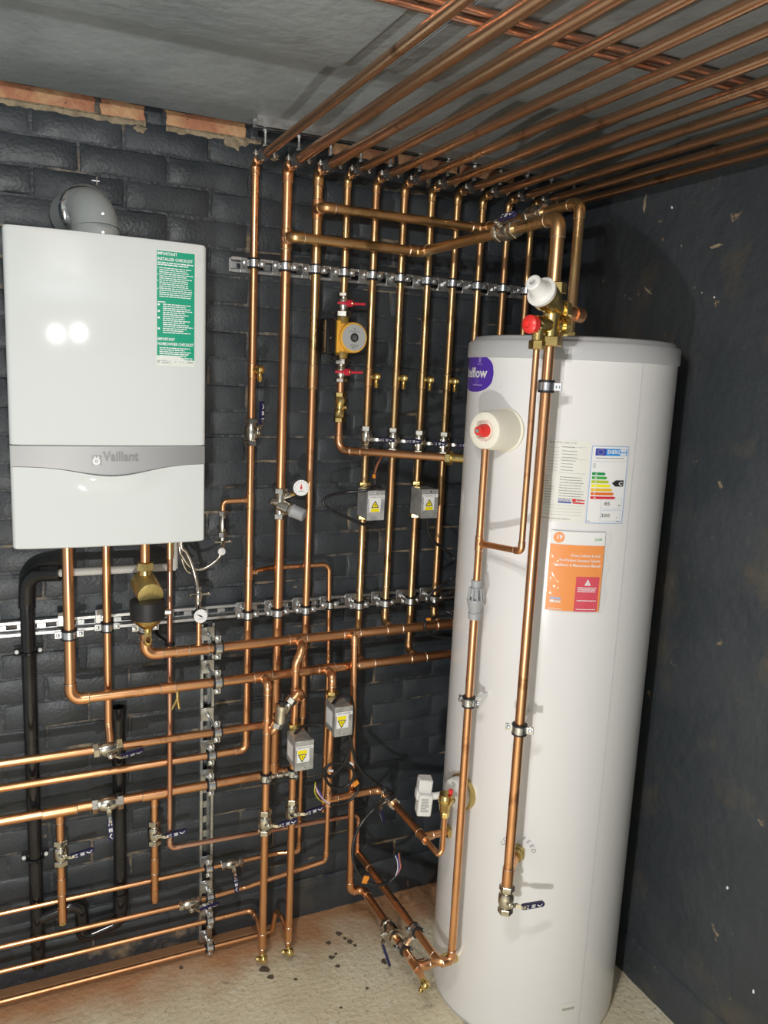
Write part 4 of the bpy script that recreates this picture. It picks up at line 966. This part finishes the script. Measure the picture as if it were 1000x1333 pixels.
# thin lines near the floor
h6 = pipe('thin copper line third above the floor, rising to the hot water valve', [(-1.57, -.092, .210), (.44, -.092, .206), (.625, -.085, .211), (XC_, -.206, .326), (XC_, YC_, .352), (XC_, YC_, zco-.01)], R15, 'copper', R=.02, fit=[False, False, False, True, False][:4])
h7 = pipe('thin copper line second above the floor, ending at the first valve drop', [(-1.57, YV, .129), (.648, YV, .130), (.655, -.13, .12), (.650, -.20, .085)], R15, 'copper', R=.02, fit=[True, False])
h8 = pipe('thin copper line lying along the floor, looping up to the second drop', [(-1.57, YV, .034), (.70, YV, .034), (.715, -.10, .045), (.722, -.11, .125), (.728, -.15, .125), (.731, -.205, .10)], R15, 'copper', R=.018, fit=False)
for z, y, tn in ((.2926, YH5, 'highest of four thin lines'), (.2078, -.0893, 'third thin line above floor'), (.129, YV, 'second thin line above floor'), (.034, YV, 'thin line lying along floor')):
    pipe_clip('small clip holding the %s on the vertical rail' % tn, (.515, y, z), X1, Y1, R15, -y-DP-.0045, True, 'small clips on the vertical rail')
ball_valve('small lever valve in a thin line beside the vertical rail, handle hanging down', (xy(302, 1124, YH5), YH5, .2929), X1, -Y1, (.1, 0, -1), R15)
ball_valve('small lever valve in the thin line crossing the vertical rail, handle pointing right', (xy(247, 1175, -.092), -.092, .206), X1, (.1, -.9, -.45), (1, 0, .12), R15)

# ---------------------------------------------------------------- drops in front of the headers
dA = pipe('copper drop from lower header to a brass drain, first drop beside the vertical rail', [(XA, YH-.01, ZH2), (XA, YB, ZH2), (XA, YB, .115)], R22, 'copper', R=.026)
sleeve(dA, [(XA, YB, .135), (XA, YB, .118), (XA, YB, .108), (XA, YB, .085)], [1][0]*R22*1.05, 'reducer'); MB().cyl((XA, YB, .12), (XA, YB, .062), R15).build('pipe_section', 'copper', dA)
XB2 = .731
dB = pipe('copper drop from the upper header carrying the left of two boxed valves', [(XB, YH-.01, ZH1), (XB, YB, 1.032), (XB2, YB, .985), (XB2, YB, .115)], R22, 'copper', R=[0, .024, .03, 0])
sleeve(dB, [(XB2, YB, .135), (XB2, YB, .115), (XB2, YB, .108), (XB2, YB, .085)], R22*1.05, 'reducer'); MB().cyl((XB2, YB, .12), (XB2, YB, .062), R15).build('pipe_section', 'copper', dB)
for x, t in ((XA, 'brass drain cock at the foot of the first drop'), (XB2, 'brass drain cock at the foot of the boxed valve drop')):
    drain_cock(t, (x, YB, .066), (.15, -.45, -.9), (.1, -.35, -.9), 'drain cocks at the floor', 1.25)
zvA, zvB = zy(343, 1070, YB), zy(378, 1055, YB)
ball_valve('lever valve on the first drop, blue handle pointing right', (XA, YB, zvA), Z1, (.1, -1, 0), (1, 0, .04), R22)
ball_valve('lever valve on the boxed valve drop, blue handle pointing right', (XB2, YB, zvB), Z1, (.1, -1, 0), (1, 0, .10), R22)
zcl = zy(345, 1012, YB)
pipe_clip('clip joining the first drop to its neighbour with a threaded bar', (XA, YB, zcl), Z1, X1, R22, .042, False, nut=True)
pipe_clip('clip on the boxed valve drop, joined to the first drop', (XB2, YB, zcl), Z1, -X1, R22, .042, False, nut=True)
# automatic bypass between both drops
zA_, zB_ = zy(346, 950, YB), zy(387, 905, YB)
tee(dA, (XA, YB, zA_+.012), Z1, (.8, -.3, -.35), R22, R22*.9); tee(dB, (XB2, YB, zB_), Z1, (.85, -.3, -.4), R22, R22*.9)
by = thing('bypass_valve', 'nickel bypass valve with black knob linking the two drops', 'valve', PY(366, 930, YB-.03)); o_ = by.location
pA = V((XA, YB, zA_+.012))+V((.8, -.3, -.35)).normalized()*.022; pB = V((XB2, YB, zB_))+V((.85, -.3, -.4)).normalized()*.022
MB().lathe([(-.030, .011), (-.024, .0165), (.018, .0165), (.019, .0185), (.030, .0185), (.032, .014), (.035, .010)], frame((0, 0, 0), (.06, -.05, 1)), 22).build('body', 'nickel', by)
ob = PY(380, 911, YB-.03)-o_; MB().sweep([(0, 0, -.008), ob*.75], .0125, 14).build('side_outlet', 'nickel', by)
MB().hexn(-.007, .010, .0165, frame(ob*.92, ob)).build('nut', 'nickel', by); il = PY(361, 944, YB-.03)-o_; MB().hexn(-.008, .008, .0165, frame(il, il)).build('nut', 'nickel', by)
b = MB(); b.lathe([(.033, .012), (.042, .012), (.044, .0065), (.066, .0055)], frame((0, 0, 0), (.06, -.05, 1)), 12); b.build('knob', 'black_plastic', by)
pth, _ = fillet([pA-o_, PY(353, 955, YB-.03)-o_, il*1.02], .014); MB().sweep(pth, R22*.95, 14).build('inlet_pipe', 'copper', by)
pth, _ = fillet([ob*.95, PY(391, 899, YB-.034)-o_, pB-o_], .010); MB().sweep(pth, R22*.95, 14).build('outlet_pipe', 'copper', by)
zone_valve('boxed steel zone valve on the second drop, white strip with garage wording', (XB2, YB, zy(383, 971, YB-.02)+.004), 'GARAGE RADS', True)
# third drop with hot water valve, coil pipe, air vent
dC = pipe('copper drop from the lower header to the coil pipe, carrying the hot water valve', [(XC_, YH-.01, ZH2), (XC_, YC_, ZH2), (XC_, YC_, zco+.02)], R22, 'copper', R=.024)
tee(dC, (XC_, YC_, zco), Z1, X1, R22, R22)
zone_valve('boxed steel zone valve on the third drop, white strip reading hot water', (XC_+.002, YC_, zy(433, 928, YC_-.02)+.004), 'HOT WATER', True)
coil = pipe('copper coil pipe from the third drop reaching out to the cylinder', [(XC_+.007, YC_, zco), (XE, YC_, zco), (XE, -.515, zco)], R22, 'copper', R=.03)
tee(coil, (XE, -.495, zco), Y1, X1, R22, R22); MB().cyl((XE+.005, -.495, zco), (1.125, -.495, zco), R22).build('pipe_section', 'copper', coil)
b = MB(); b.hexn(.055, .074, .0195, frame((1.045, -.495, zco), X1)); b.lathe([(.07, .015), (.10, .015)], frame((1.045, -.495, zco), X1), 14); b.build('nut', 'brass', coil)
ball_valve('lever valve in the coil pipe with handle hanging towards the wall', (XE, -.272, zco), Y1, (-.9, 0, -.35), (.35, .25, -.9), R22)
YVT = -.588; zvv = zy(581, 1062, YVT); xv = xy(579, 1062, YVT)
pth, _ = fillet([(XE, -.50, zco), (XE, YVT, zco), (xv, YVT, zco+.012), (xv, YVT, zvv)], .018); MB().sweep(pth, R15, 14).build('vent_pipe', 'copper', coil)
av = thing('air_vent', 'brass automatic air vent with red cap beside the cylinder', 'air vent', (xv, YVT, zvv))
b = MB(); b.hexn(-.002, .012, .0125); b.lathe([(.012, .010), (.018, .0155), (.040, .0185), (.042, .0200), (.058, .0200), (.060, .0185), (.066, .018), (.0665, .014)], None, 22); b.build('body', 'brass', av)
b = MB(); b.lathe([(.066, .004), (.070, .004), (.071, .007), (.078, .0065), (.080, .004)], Matrix.Translation((.011, -.006, 0)), 14); b.build('cap', 'red_plastic', av)
MB().lathe([(.016, .006), (.026, .0060), (.026, .0040), (.019, .0038)], frame((0, 0, .052), (.6, -.7, 0)), 12).build('outlet', 'brass', av)
# fourth drop to the floor run
dD = pipe('copper drop from the upper header to the floor, turning out to cylinder foot', [(XD, YH-.01, ZH1), (XD, YD, ZH1), (xy(456, 1150, YD), YD, .182), (.989, YD, .182), (.992, -.565, .182), (1.12, -.565, .182)], R22, 'copper', R=.024, fit=[True, True, True, True])
tee(dD, (.992, -.555, .182), Y1, X1, R22, R22); MB().sweep([(.992, -.56, .182), (.993, -.585, .178), (.993, -.600, .172)], [R22, R22*.85, R15], 14).build('reducer', 'copper', dD)
drain_cock('brass drain cock at the end of the floor run by the cylinder foot', (.993, -.598, .172), (.05, -.9, -.4), (-.1, -.45, -.9), None, 1.25)
MB().cyl((1.075, -.565, .182), (1.15, -.565, .182), .016).build('boss', 'brass', dD)
pD = PZ(510, 1211, .182); ball_valve('lever valve in the floor run with handle hanging to floor', (.990, pD.y, .182), Y1, (-.85, 0, -.2), (-.05, -.45, -.85), R22)
dis = pipe('long copper discharge pipe from the tundish down the cylinder and back to wall', [(1.054, -.645, zy(612, 806, -.645)), (1.054, -.645, .250), (1.018, -.645, .250), (1.000, -.105, .262)], R22, 'copper', R=[0, .03, .024, 0])
sleeve(dis, [(1.0003, -.115, .2618), (1.003, -.20, .260)], R22*1.12, 'coupling'); sleeve(dis, [(.995, -.115, .30), (.995, -.115, .262)], R15*1.2, 'elbow')
a, c = PZ(511+27, 1222, .25), PZ(532, 1245, .182)
pipe_clip('clip on the discharge pipe near the floor, bolted to the floor run', (1.0145, -.505, .252), Y1, (-.35, 0, -.9), R22, .028, False); pipe_clip('clip on the floor run, bolted to the discharge pipe', (.991, -.480, .182), Y1, (.35, 0, .9), R22, .03, False)
nb = MB(); nb.hexn(-.020, .020, .0085, frame(((1.0145+.991)/2, -.4925, .217), (.33, -.30, 1))); tag(nb.build('coupling_nut', 'zinc'), 'long zinc nut between the two clips above the floor', 'nut')

# ---------------------------------------------------------------- things on the cylinder
n200 = V((math.cos(math.radians(200)), math.sin(math.radians(200)), 0)); tpz = 1.700
tp = thing('temperature_relief_valve', 'round ivory cover with red knob on the cylinder side', 'valve', V((CX, CY, tpz))+n200*CR); Mt = frame((0, 0, 0), n200, Z1)
MB().lathe([(-.010, .056), (.002, .056), (.004, .052)], Mt, 40).build('flange', 'ivory', tp)
MB().lathe([(.002, .0515), (.078, .0475), (.084, .045), (.086, .041), (.086, .027), (.080, .021)], Mt, 40).build('cover', 'ivory', tp)
b = MB()
for k in range(10):
    a = 2*math.pi*k/10; b.bbox((.024, -.0012, .084), (.038, .0012, .0865), .0004, Mt @ Matrix.Rotation(a, 4, 'Z'))
b.build('rib', 'ivory', tp)
MB().lathe([(.076, .0165), (.094, .0160), (.100, .012), (.110, .0105), (.111, .007)], Mt, 20).build('knob', 'red_plastic', tp)
MB().lathe([(.111, .006), (.113, .005)], Mt, 12).build('knob_screw', 'nickel', tp)
ztop = tpz-.045; zmid = zy(621, 757, -.645)
tpp = pipe('thin copper pipe hanging from the ivory cover down to the grey tundish', [(1.054, -.645, ztop), (1.054, -.645, zmid)], R15*1.25, 'copper')
zj = zy(623, 707, -.645); tee(tpp, (1.054, -.645, zj), Z1, (.3, -.9, 0), R15*1.25, R15)
td = thing('tundish', 'grey plastic tundish with slots in the discharge pipe', 'tundish', (1.054, -.645, zy(617, 780, -.645))); k_ = .050/.05
b = MB(); b.lathe([(.032, .012), (.048, .0135), (.050, .012)], None, 18); b.lathe([(.026, .0135), (.031, .0145), (.032, .012)], None, 18); b.lathe([(-.052, .0155), (-.036, .0165), (-.034, .0135), (-.030, .0150), (-.006, .0210), (-.003, .0220), (.0, .021)], None, 20); b.build('body', 'grey_plastic', td)
for k in range(10):
    a = 2*math.pi*k/10; c, s = math.cos(a), math.sin(a); MB().sweep([(.0205*c, .0205*s, -.003), (.0155*c, .0155*s, .030)], .0026, 6).build('bar', 'grey_plastic', td)
MB().lathe([(-.003, .010), (.028, .008)], None, 12).build('nozzle', 'grey_plastic', td)
# cold feed valve set
zs = zy(714, 401, YP); KS = 1.22; cs = thing('safety_valve_set', 'brass pressure valve set with grey cap and red knob above cylinder', 'valve', (XP, YP, zs)); cs.scale = (KS, KS, KS); b = MB()
b.hexn(.026, .046, .023); b.lathe([(.010, .0145), (.028, .0165)], None, 16); b.lathe([(-.052, .0155), (.012, .0165)], None, 18); b.hexn(-.068, -.050, .0225)
b.lathe([(0, .020), (.030, .024), (.031, .026), (.044, .026), (.046, .023)], frame((.004, 0, .004), (-.84, -.35, .40)), 22); b.lathe([(0, .015), (.030, .015)], frame((0, 0, .0), (.85, .30, -.05)), 14); b.hexn(.022, .038, .0215, frame((0, 0, 0), (.85, .30, -.05)))
b.lathe([(.004, .012), (.026, .012)], frame((0, 0, -.030), (.9, -.2, 0)), 14); b.lathe([(.022, .019), (.030, .019), (.031, .014), (.034, .014)], frame((0, 0, -.030), (.9, -.2, 0)), 18)
ld = V((-.92, -.25, -.04)).normalized(); b.lathe([(.0, .013), (.022, .014), (.024, .0165), (.040, .0165)], frame((0, 0, -.030), ld), 16); b.lathe([(-.030, .010), (0, .012)], frame(V((0, 0, -.030))+ld*.036, Z1), 12); b.hexn(-.044, -.028, .0150, frame(V((0, 0, -.030))+ld*.036, Z1)); b.build('body', 'brass', cs)
pd = V((-.84, -.35, .40)).normalized(); MB().lathe([(.046, .027), (.053, .028), (.054, .022), (.060, .0165), (.085, .0145), (.087, .0120), (.087, .0060), (.066, .0055)], frame(V((.004, 0, .004)), pd), 24).build('grey_cap', 'white_plastic', cs)
k = MB(); k.lathe([(.040, .013), (.050, .0125)], frame((0, 0, -.030), ld), 16); k.build('neck', 'black_plastic', cs); MB().lathe([(.050, .0165), (.062, .0165), (.066, .0125), (.067, .007), (.064, .006)], frame((0, 0, -.030), ld), 20).build('knob', 'red_plastic', cs)
sp = MB(); q = V((.85, .30, -.05)).normalized(); sp.cyl(q*.036, q*.085, R22*1.1, None, 16); sp.lathe([(.070, R22*1.3), (.095, R22*1.3), (.098, R22)], frame((0, 0, 0), q), 16); sp.build('blank_stub', 'copper', cs)
rp = V((XP, YP, zs-.030*KS))+ld*.036*KS; ze = zy(676, 718, rp.y)
rel = pipe('thin copper relief pipe from the red knob valve joining the discharge pipe', [(rp.x, rp.y, zs-.075), (rp.x, rp.y, ze), (1.058, -.657, zj)], R15, 'copper', R=.014)
XF = 1.111; zcf = cf.z
feed = pipe('straight copper cold feed pipe down the front of the cylinder', [(XP, YP, zs-.06), (XP, YP, zcf-.045)], R28*.9, 'copper')
nc = V((math.cos(ang(cf)), math.sin(ang(cf)), 0)); fp_ = V((XP, YP, zcf)); inn = V((CX, CY, zcf))+nc*CR
tee(feed, fp_, Z1, inn-fp_, R28*.9, R22); MB().cyl(fp_, inn, R22).build('pipe_section', 'copper', feed)
b = MB(); b.hexn(-.004, .016, .022, frame(inn, nc)); b.lathe([(.014, .017), (.030, .017)], frame(inn, nc), 14); b.build('boss', 'brass_satin', feed)
zfv = zy(666, 1168, YP); sleeve(feed, [(XP, YP, zcf-.03), (XP, YP, zcf-.052), (XP, YP, zcf-.056)], R28*1.0, 'reducer'); MB().cyl((XP, YP, zcf-.05), (XP, YP, zfv-.01), R22*.9).build('pipe_section', 'copper', feed)
ball_valve('lever valve at the bottom of the cold feed, blue handle pointing right', (XP, YP, zfv), Z1, (-.1, -1, 0), (1, .12, -.03), R22)
for pyx in ((714, 503), (681, 948)):
    z_ = zy(*pyx, YP); bk = V((CX-XP, CY-YP, 0)).normalized()
    pipe_clip(['upper', 'lower'][pyx[0] < 700]+' rubber lined clip holding the cold feed pipe off the cylinder', (XP, YP, z_), Z1, bk, R28*.9, (V((CX-XP, CY-YP, 0)).length-CR), False, 'clips on the cylinder', nut=False)
bk = V((CX-1.054, CY+.645, 0)).normalized(); pipe_clip('rubber lined clip holding the discharge pipe off the cylinder', (1.054, -.645, zy(611, 913, -.645)), Z1, bk, R22, V((CX-1.054, CY+.645, 0)).length-CR, False, nut=False)
# immersion heater with connection box
n188 = V((math.cos(math.radians(187)), math.sin(math.radians(187)), 0)); zi = zy(585, 1035, -.56)
im = thing('immersion_heater', 'white immersion heater cover with square wiring box beside the cylinder', 'heater', V((CX, CY, zi))+n188*CR); Mi = frame((0, 0, 0), n188, Z1)
MB().lathe([(-.008, .050), (.010, .050), (.012, .046)], Mi, 32).build('boss', 'brass_satin', im); MB().lathe([(.010, .044), (.026, .044), (.033, .040), (.035, .034)], Mi, 32).build('round_cover', 'white_plastic', im)
bxp = PY(553, 1038, -.50)-im.location
b = MB(); Mb = Matrix.Translation(bxp) @ Matrix.Rotation(math.radians(-18), 4, 'Z') @ Matrix.Rotation(math.radians(4), 4, 'Y'); b.bbox((-.020, -.020, -.048), (.020, .022, .016), .003, Mb); b.bbox((-.021, -.004, .010), (.018, .034, .052), .003, Mb); b.bbox((-.026, -.010, -.006), (-.018, .022, .022), .003, Mb); b.build('wiring_box', 'white_plastic', im)
d = Decal(flat(Mb @ V((0, -.020, -.016)), Mb.to_3x3() @ X1, Mb.to_3x3() @ Z1)); d.lines(-.012, .012, .022, 9, .0046, .002, .0006, .4); d.build('box_print', 'print_grey', im)
MB().sweep([bxp+V((.012, .0, 0)), V(n188)*.030], .010, 10).build('connector', 'white_plastic', im)

# ---------------------------------------------------------------- zone valves on the risers
zone_valve('boxed steel zone valve on the fifth riser with a looping cable', (VX[4], YV, zy(472, 653, YV)+.004), 'TOWELS RAILS')
zone_valve('boxed steel zone valve on the seventh riser, nearer the cylinder', (VX[6], YV, zy(541, 651, YV)+.004), 'ROOMS UP')

# ---------------------------------------------------------------- boiler filter, hoses, condensate
zf = zy(194, 770, YH); fl_ = thing('magnetic_filter', 'brass and black magnetic dirt filter under the boiler', 'filter', (.316, YH, zf))
b = MB(); b.hexn(.060, .082, .0225); b.lathe([(.035, .0175), (.062, .0175)], None, 16); b.lathe([(-.005, .020), (.040, .020)], None, 18); b.build('inlet_nut', 'brass', fl_)
ft = V((.10, -.95, -.22)).normalized(); MB().lathe([(-.020, .034), (.055, .034), (.058, .033), (.0585, .030)], frame((.0, .0, .018), ft), 32).build('barrel', 'brass_satin', fl_)
b = MB(); b.lathe([(-.062, .040), (-.060, .0445), (-.018, .0460), (-.012, .0450), (-.010, .038)], Matrix.Translation((.0, -.040, 0)), 36); b.build('black_sleeve', 'rubber', fl_)
b = MB(); b.sweep([V((0, -.012, -.012)), V((0, -.012, .016))], [.0455, .0455], 36); b.build('sleeve_collar', 'rubber', fl_) if False else None
b = MB(); b.lathe([(-.100, .010), (-.098, .012), (-.090, .012), (-.082, .024), (-.070, .036), (-.062, .039)], Matrix.Translation((0, -.040, 0)), 32); b.build('bottom_cup', 'brass', fl_)
b = MB(); b.hexn(-.112, -.096, .0105, Matrix.Translation((0, -.042, 0))); b.torus(frame((0, -.046, -.120), (0, -1, .3)), .0085, .0022, 18, 6); b.lathe([(-.136, .008), (-.128, .0125), (-.126, .0125)], Matrix.Translation((0, -.044, 0)), 14); b.build('drain_plug', 'brass', fl_)
MB().lathe([(.030, .009), (.062, .008)], frame((0, -.03, -.050), (1, -.2, 0)), 12).build('side_screw', 'nickel', fl_)
# condensate pipe and black waste
zcd = 1.268; YBK = -.0418; YBC = -.094
tag(MB().sweep([(.10, YBC, zcd), (.408, YBC, zcd-.002)], .0108, 14).build('condensate_pipe', 'white_plastic'), 'white plastic condensate pipe running under the boiler into black bend', 'pipe')
b = tag(MB().sweep([(.404, YBC, 1.262), (.404, YBC, 1.40)], .0115, 12).build('condensate_drop', 'white_plastic'), 'white plastic drop from the boiler underside to condensate pipe', 'pipe')
RK = .0185
wp = pipe('black plastic waste pipe with swept bend, running down to the floor', [(.108, YBC, 1.268), (.030, -.062, 1.262), (.026, YBK, 1.18), (.026, YBK, .082)], RK, 'black_plastic', name='waste_pipe', R=.05, fit=False, seg=22)
p_, _ = fillet([(.108, YBC, 1.268), (.030, -.062, 1.262), (.026, YBK, 1.18), (.026, YBK, 1.165)], .05); MB().sweep(p_, RK+.0035, 22).build('bend', 'black_plastic', wp)
MB().lathe([(.0, RK+.003), (.02, RK+.003)], frame((.026, YBK, .16), Z1), 22).build('socket', 'black_plastic', wp)
for py in (849, 1118):
    z_ = zy(40, py, YBK); o = thing('pipe_bracket', 'black bracket with white screws on the waste pipe, '+('below the long rail' if py < 900 else 'beside the plugged dropper valve'), 'bracket', (.026, YBK, z_), 'waste pipe brackets')
    b = MB(); b.torus(frame((0, 0, 0), Z1), RK+.003, .004, 24, 6); b.bbox((-.036, .012, -.008), (.036, .020, .008), .002); b.bbox((-.01, .016, -.008), (.01, -YBK, .008), .002); b.build('strap', 'black_plastic', o)
    for sx in (-1, 1): MB().lathe([(0, .0062), (.004, .005), (.006, .002)], frame((sx*.029, .012, 0), (0, -1, 0)), 12).build('screw', 'label_white', o)
xk = .256; zt1 = zy(155, 920, YBK)
wp2 = pipe('black plastic waste stack with open top and trap at its foot', [(xk, YBK, zt1-.062), (xk, YBK, .165), (.170, YBK, .145), (.147, YBK, .150), (.145, YBK-.002, .262), (.032, YBK, .235)], RK, 'black_plastic', name='waste_pipe', R=.032, fit=False, seg=22)
MB().lathe([(zt1-.064, RK+.0002), (zt1-.031, RK+.0002), (zt1-.03, RK+.003), (zt1, RK+.003), (zt1, RK-.002), (zt1-.055, RK-.002)], Matrix.Translation((xk, YBK, 0)), 22).build('socket', 'black_plastic', wp2); MB().lathe([(.20, RK+.0035), (.26, RK+.0035)], Matrix.Translation((xk, YBK, 0)), 22).build('socket', 'black_plastic', wp2)
# filling loop: copper stub, check valves, flexible hose, gauge
zq = zy(325, 651, YV); xq = xy(290, 662, YV)
st_ = pipe('thin copper stub from the first riser to the filling loop', [(.615, YV, zq), (xq, YV, zq-.002), (xq, YV, zq-.03)], R15, 'copper', R=.018, fit=False)
fv = thing('filling_valve', 'slim nickel filling valve hanging beside the boiler', 'valve', (xq, YV, zq-.03)); b = MB()
b.hexn(-.014, .002, .0125); b.lathe([(-.060, .0085), (-.050, .010), (-.020, .010), (-.012, .0085)], None, 14); b.hexn(-.076, -.060, .0130); b.lathe([(-.095, .008), (-.074, .008)], None, 12); b.build('body', 'nickel', fv)
b = MB(); b.cyl((-.022, -.004, -.088), (.022, -.004, -.088), .0035, None, 8); b.lathe([(0, .0055), (.006, .0055)], frame((-.024, -.004, -.088), X1), 10); b.lathe([(0, .0055), (.006, .0055)], frame((.018, -.004, -.088), X1), 10); b.build('wing_nut', 'nickel', fv); MB().bbox((.004, -.016, -.052), (.014, -.008, -.018), .003).build('lever', 'black_plastic', fv)
HY = -.12
qz = lambda px, py, y=HY: PY(px, py, y)
hp = [V((xq, YV, zq-.122)), qz(291, 705, -.10), qz(289, 716), qz(283, 728), qz(268, 739), qz(256, 741), qz(246, 736), qz(238, 725), qz(234, 714), V((qz(234, 714).x, HY, 1.395))]
hs = tag(MB().sweep(smooth(hp, 7), .0050, 10).build('flexible_hose', 'nickel'), 'braided steel filling hose looping right to the filling valve', 'hose')
MB().lathe([(-.004, .0105), (.004, .0105), (.006, .006)], frame(qz(288.5, 718, -.126), (0, -1, .2)), 18).build('tag_ring', 'white_plastic', hs)
hp = [V((qz(236, 711, -.139).x, -.139, 1.395)), qz(236, 711, -.139), qz(242, 718, -.139), qz(249, 733, -.139), qz(254, 750, -.141), qz(257, 764, -.148)]; tag(MB().sweep(smooth(hp, 7), .0055, 10).build('flexible_hose', 'nickel'), 'short braided steel hose dropping from boiler to gauge valve', 'hose')
tag(MB().sweep(smooth([V((qz(236, 712, -.104).x, -.104, 1.395)), qz(236, 712, -.104), qz(237, 728, -.104), qz(242, 741, -.104), qz(248, 746, -.104)], 7), .0042, 10).build('flexible_hose', 'nickel'), 'thin silver hose end tucked under the boiler corner', 'hose')
xg = xy(259, 800, YH); gv = thing('gauge_valve', 'nickel valve with wing handles above the small gauge', 'valve', (xg, YH+.01, zy(258, 775, YH))); b = MB()
b.hexn(.012, .024, .009); b.lathe([(-.020, .010), (-.008, .011), (.006, .011), (.012, .007)], None, 14); b.cyl((-.026, -.006, .002), (.026, -.006, .002), .0035, None, 8)
for sx in (-1, 1): b.lathe([(0, .005), (.005, .005)], frame((sx*.026, -.006, .002), X1), 10)
b.lathe([(-.05, .008), (-.020, .008)], None, 12); b.build('body', 'nickel', gv)
gs = pipe('thin copper stem carrying the small gauge above the upper header', [(xg, YH, zy(259, 815, YH)+.02), (xg, YH, ZH1)], R15, 'copper'); tee(H1, (xg, YH, ZH1), X1, Z1, R28, R15)
gp = PY(261, 802, YH-.030); gauge('small white dial with black needle below the boiler corner', frame(gp, (.05, -1, .12), X1), .0195)
# small brass cock below the lower header
xd = xy(231, 905, YH); dcb = thing('drain_cock', 'tiny brass drain cock under the lower header', 'drain cock', (xd, YH, ZH2-.013)); b = MB(); b.cyl((0, 0, 0), (0, -.002, -.030), .0055, None, 10); b.cyl((0, -.002, -.022), (-.018, -.010, -.048), .0055, .0045, 10); b.cyl((0, -.002, -.022), (.004, -.006, -.050), .0060, .0045, 10); b.build('body', 'brass', dcb)

# ---------------------------------------------------------------- cables
cb = lambda pts, y: [PY(p[0], p[1], p[2] if len(p) > 2 else y) for p in pts]
loop1 = cable('black cable looping left from the fifth riser zone valve', cb([(489, 632, -.165), (478, 638, -.18), (452, 641), (430, 645), (421, 654), (432, 665), (455, 675), (474, 683), (486, 682), (491, 672, -.15)], -.155), .0036)
c2 = cable('thin black cables rising from the fifth riser zone valve box', cb([(488, 634, -.15), (488, 612, -.135), (486, 590, -.115), (484, 575, -.115)], -.13), .0028)
c3 = cable('short brown cable end with stripped tip beside the fifth riser', cb([(487, 620, -.14), (491, 606, -.14), (497, 594, -.14), (502, 586, -.14)], -.14), .0028, 'wire_brown')
b = MB(); b.bbox((-.004, -.004, -.006), (.004, .004, .006), .001, Matrix.Translation(PY(487, 620, -.145))); b.build('tag', 'tag_orange', c3)
c4 = cable('black cable from the seventh riser zone valve running behind the cylinder', cb([(557, 672, -.16), (557, 690), (565, 705), (580, 716), (592, 728), (601, 742, -.2), (590, 752), (575, 762), (562, 772), (558, 780), (566, 789), (580, 795), (604, 808, -.20)], -.15), .0036)
c5 = cable('black cable with orange tag curling over the headers by cylinder', cb([(604, 804, -.21), (585, 801), (572, 803), (560, 806), (553, 813), (556, 822), (570, 829), (600, 831, -.21)], -.195), .0032)
b = MB(); b.bbox((-.007, -.004, -.004), (.007, .004, .004), .001, Matrix.Translation(PY(558, 806, -.20))); b.build('tag', 'tag_orange', c5)
cable('black cable bridging from the garage zone valve to the hot water valve', cb([(384, 955, -.27), (392, 947, -.25), (402, 943), (413, 943), (420, 945, -.235)], -.23), .0034)
c6 = cable('black cable from the hot water valve coiled below it with stripped ends', cb([(433, 916, -.275), (440, 908, -.26), (450, 905), (458, 910), (460, 930), (458, 960), (452, 985), (440, 1003), (430, 1011), (424, 1005), (428, 996), (442, 993), (456, 997), (461, 1008), (456, 1020), (444, 1026), (432, 1024), (424, 1014), (422, 1003), (430, 995), (445, 994), (458, 1000), (464, 1012), (466, 1028), (458, 1040), (445, 1046), (430, 1047)], -.255), .0036)
for k, (m, o1, o2) in enumerate((('wire_white', 0, -3), ('wire_yellow', -4, -1), ('wire_blue', 3, 2), ('wire_brown', -2, 1), ('wire_pink', 1, 0))):
    MB().sweep(smooth(cb([(431, 1047), (421+o1, 1043+o2), (414+o1, 1032), (411+o2*.4, 1022+o1)], -.255), 5), .0013, 6).build('wire', m, c6)
b = MB(); b.bbox((-.010, -.003, -.007), (.010, .003, .007), .001, Matrix.Translation(PY(463, 1020, -.262)) @ Matrix.Rotation(-.6, 4, 'Y')); b.build('tag', 'tag_orange', c6)
b = MB(); [b.bbox((-.007, -.004, -.003), (.007, .004, .003), .001, Matrix.Translation(PY(px, py, -.26)) @ Matrix.Rotation(r_, 4, 'Y')) for px, py, r_ in ((431, 1003, .3), (458, 994, .7), (467, 998, 1.0))]; b.build('cable_tie', 'label_white', c6)
c7 = cable('black cable hanging off the hot water valve to coil pipe, tagged with orange', cb([(443, 945, -.27), (455, 955), (459, 975), (465, 995), (480, 1012), (500, 1026), (512, 1034, -.31), (500, 1042, -.31), (488, 1052), (472, 1070), (462, 1090), (459, 1112, -.285), (464, 1132, -.30), (475, 1145, -.318), (490, 1152, -.335), (505, 1149, -.335), (515, 1141, -.335)], -.275), .0036)
for m, o1 in (('wire_white', -1), ('wire_blue', 0), ('wire_pink', 2), ('wire_brown', 3)):
    MB().sweep(smooth(cb([(515, 1141), (519+o1, 1130), (518+o1, 1120), (516+o1*1.4, 1113-o1)], -.335), 5), .0013, 6).build('wire', m, c7)
b = MB(); b.bbox((-.009, -.003, -.012), (.009, .003, .012), .001, Matrix.Translation(PY(476, 1145, -.323)) @ Matrix.Rotation(.35, 4, 'Y')); b.build('tag', 'tag_orange', c7)
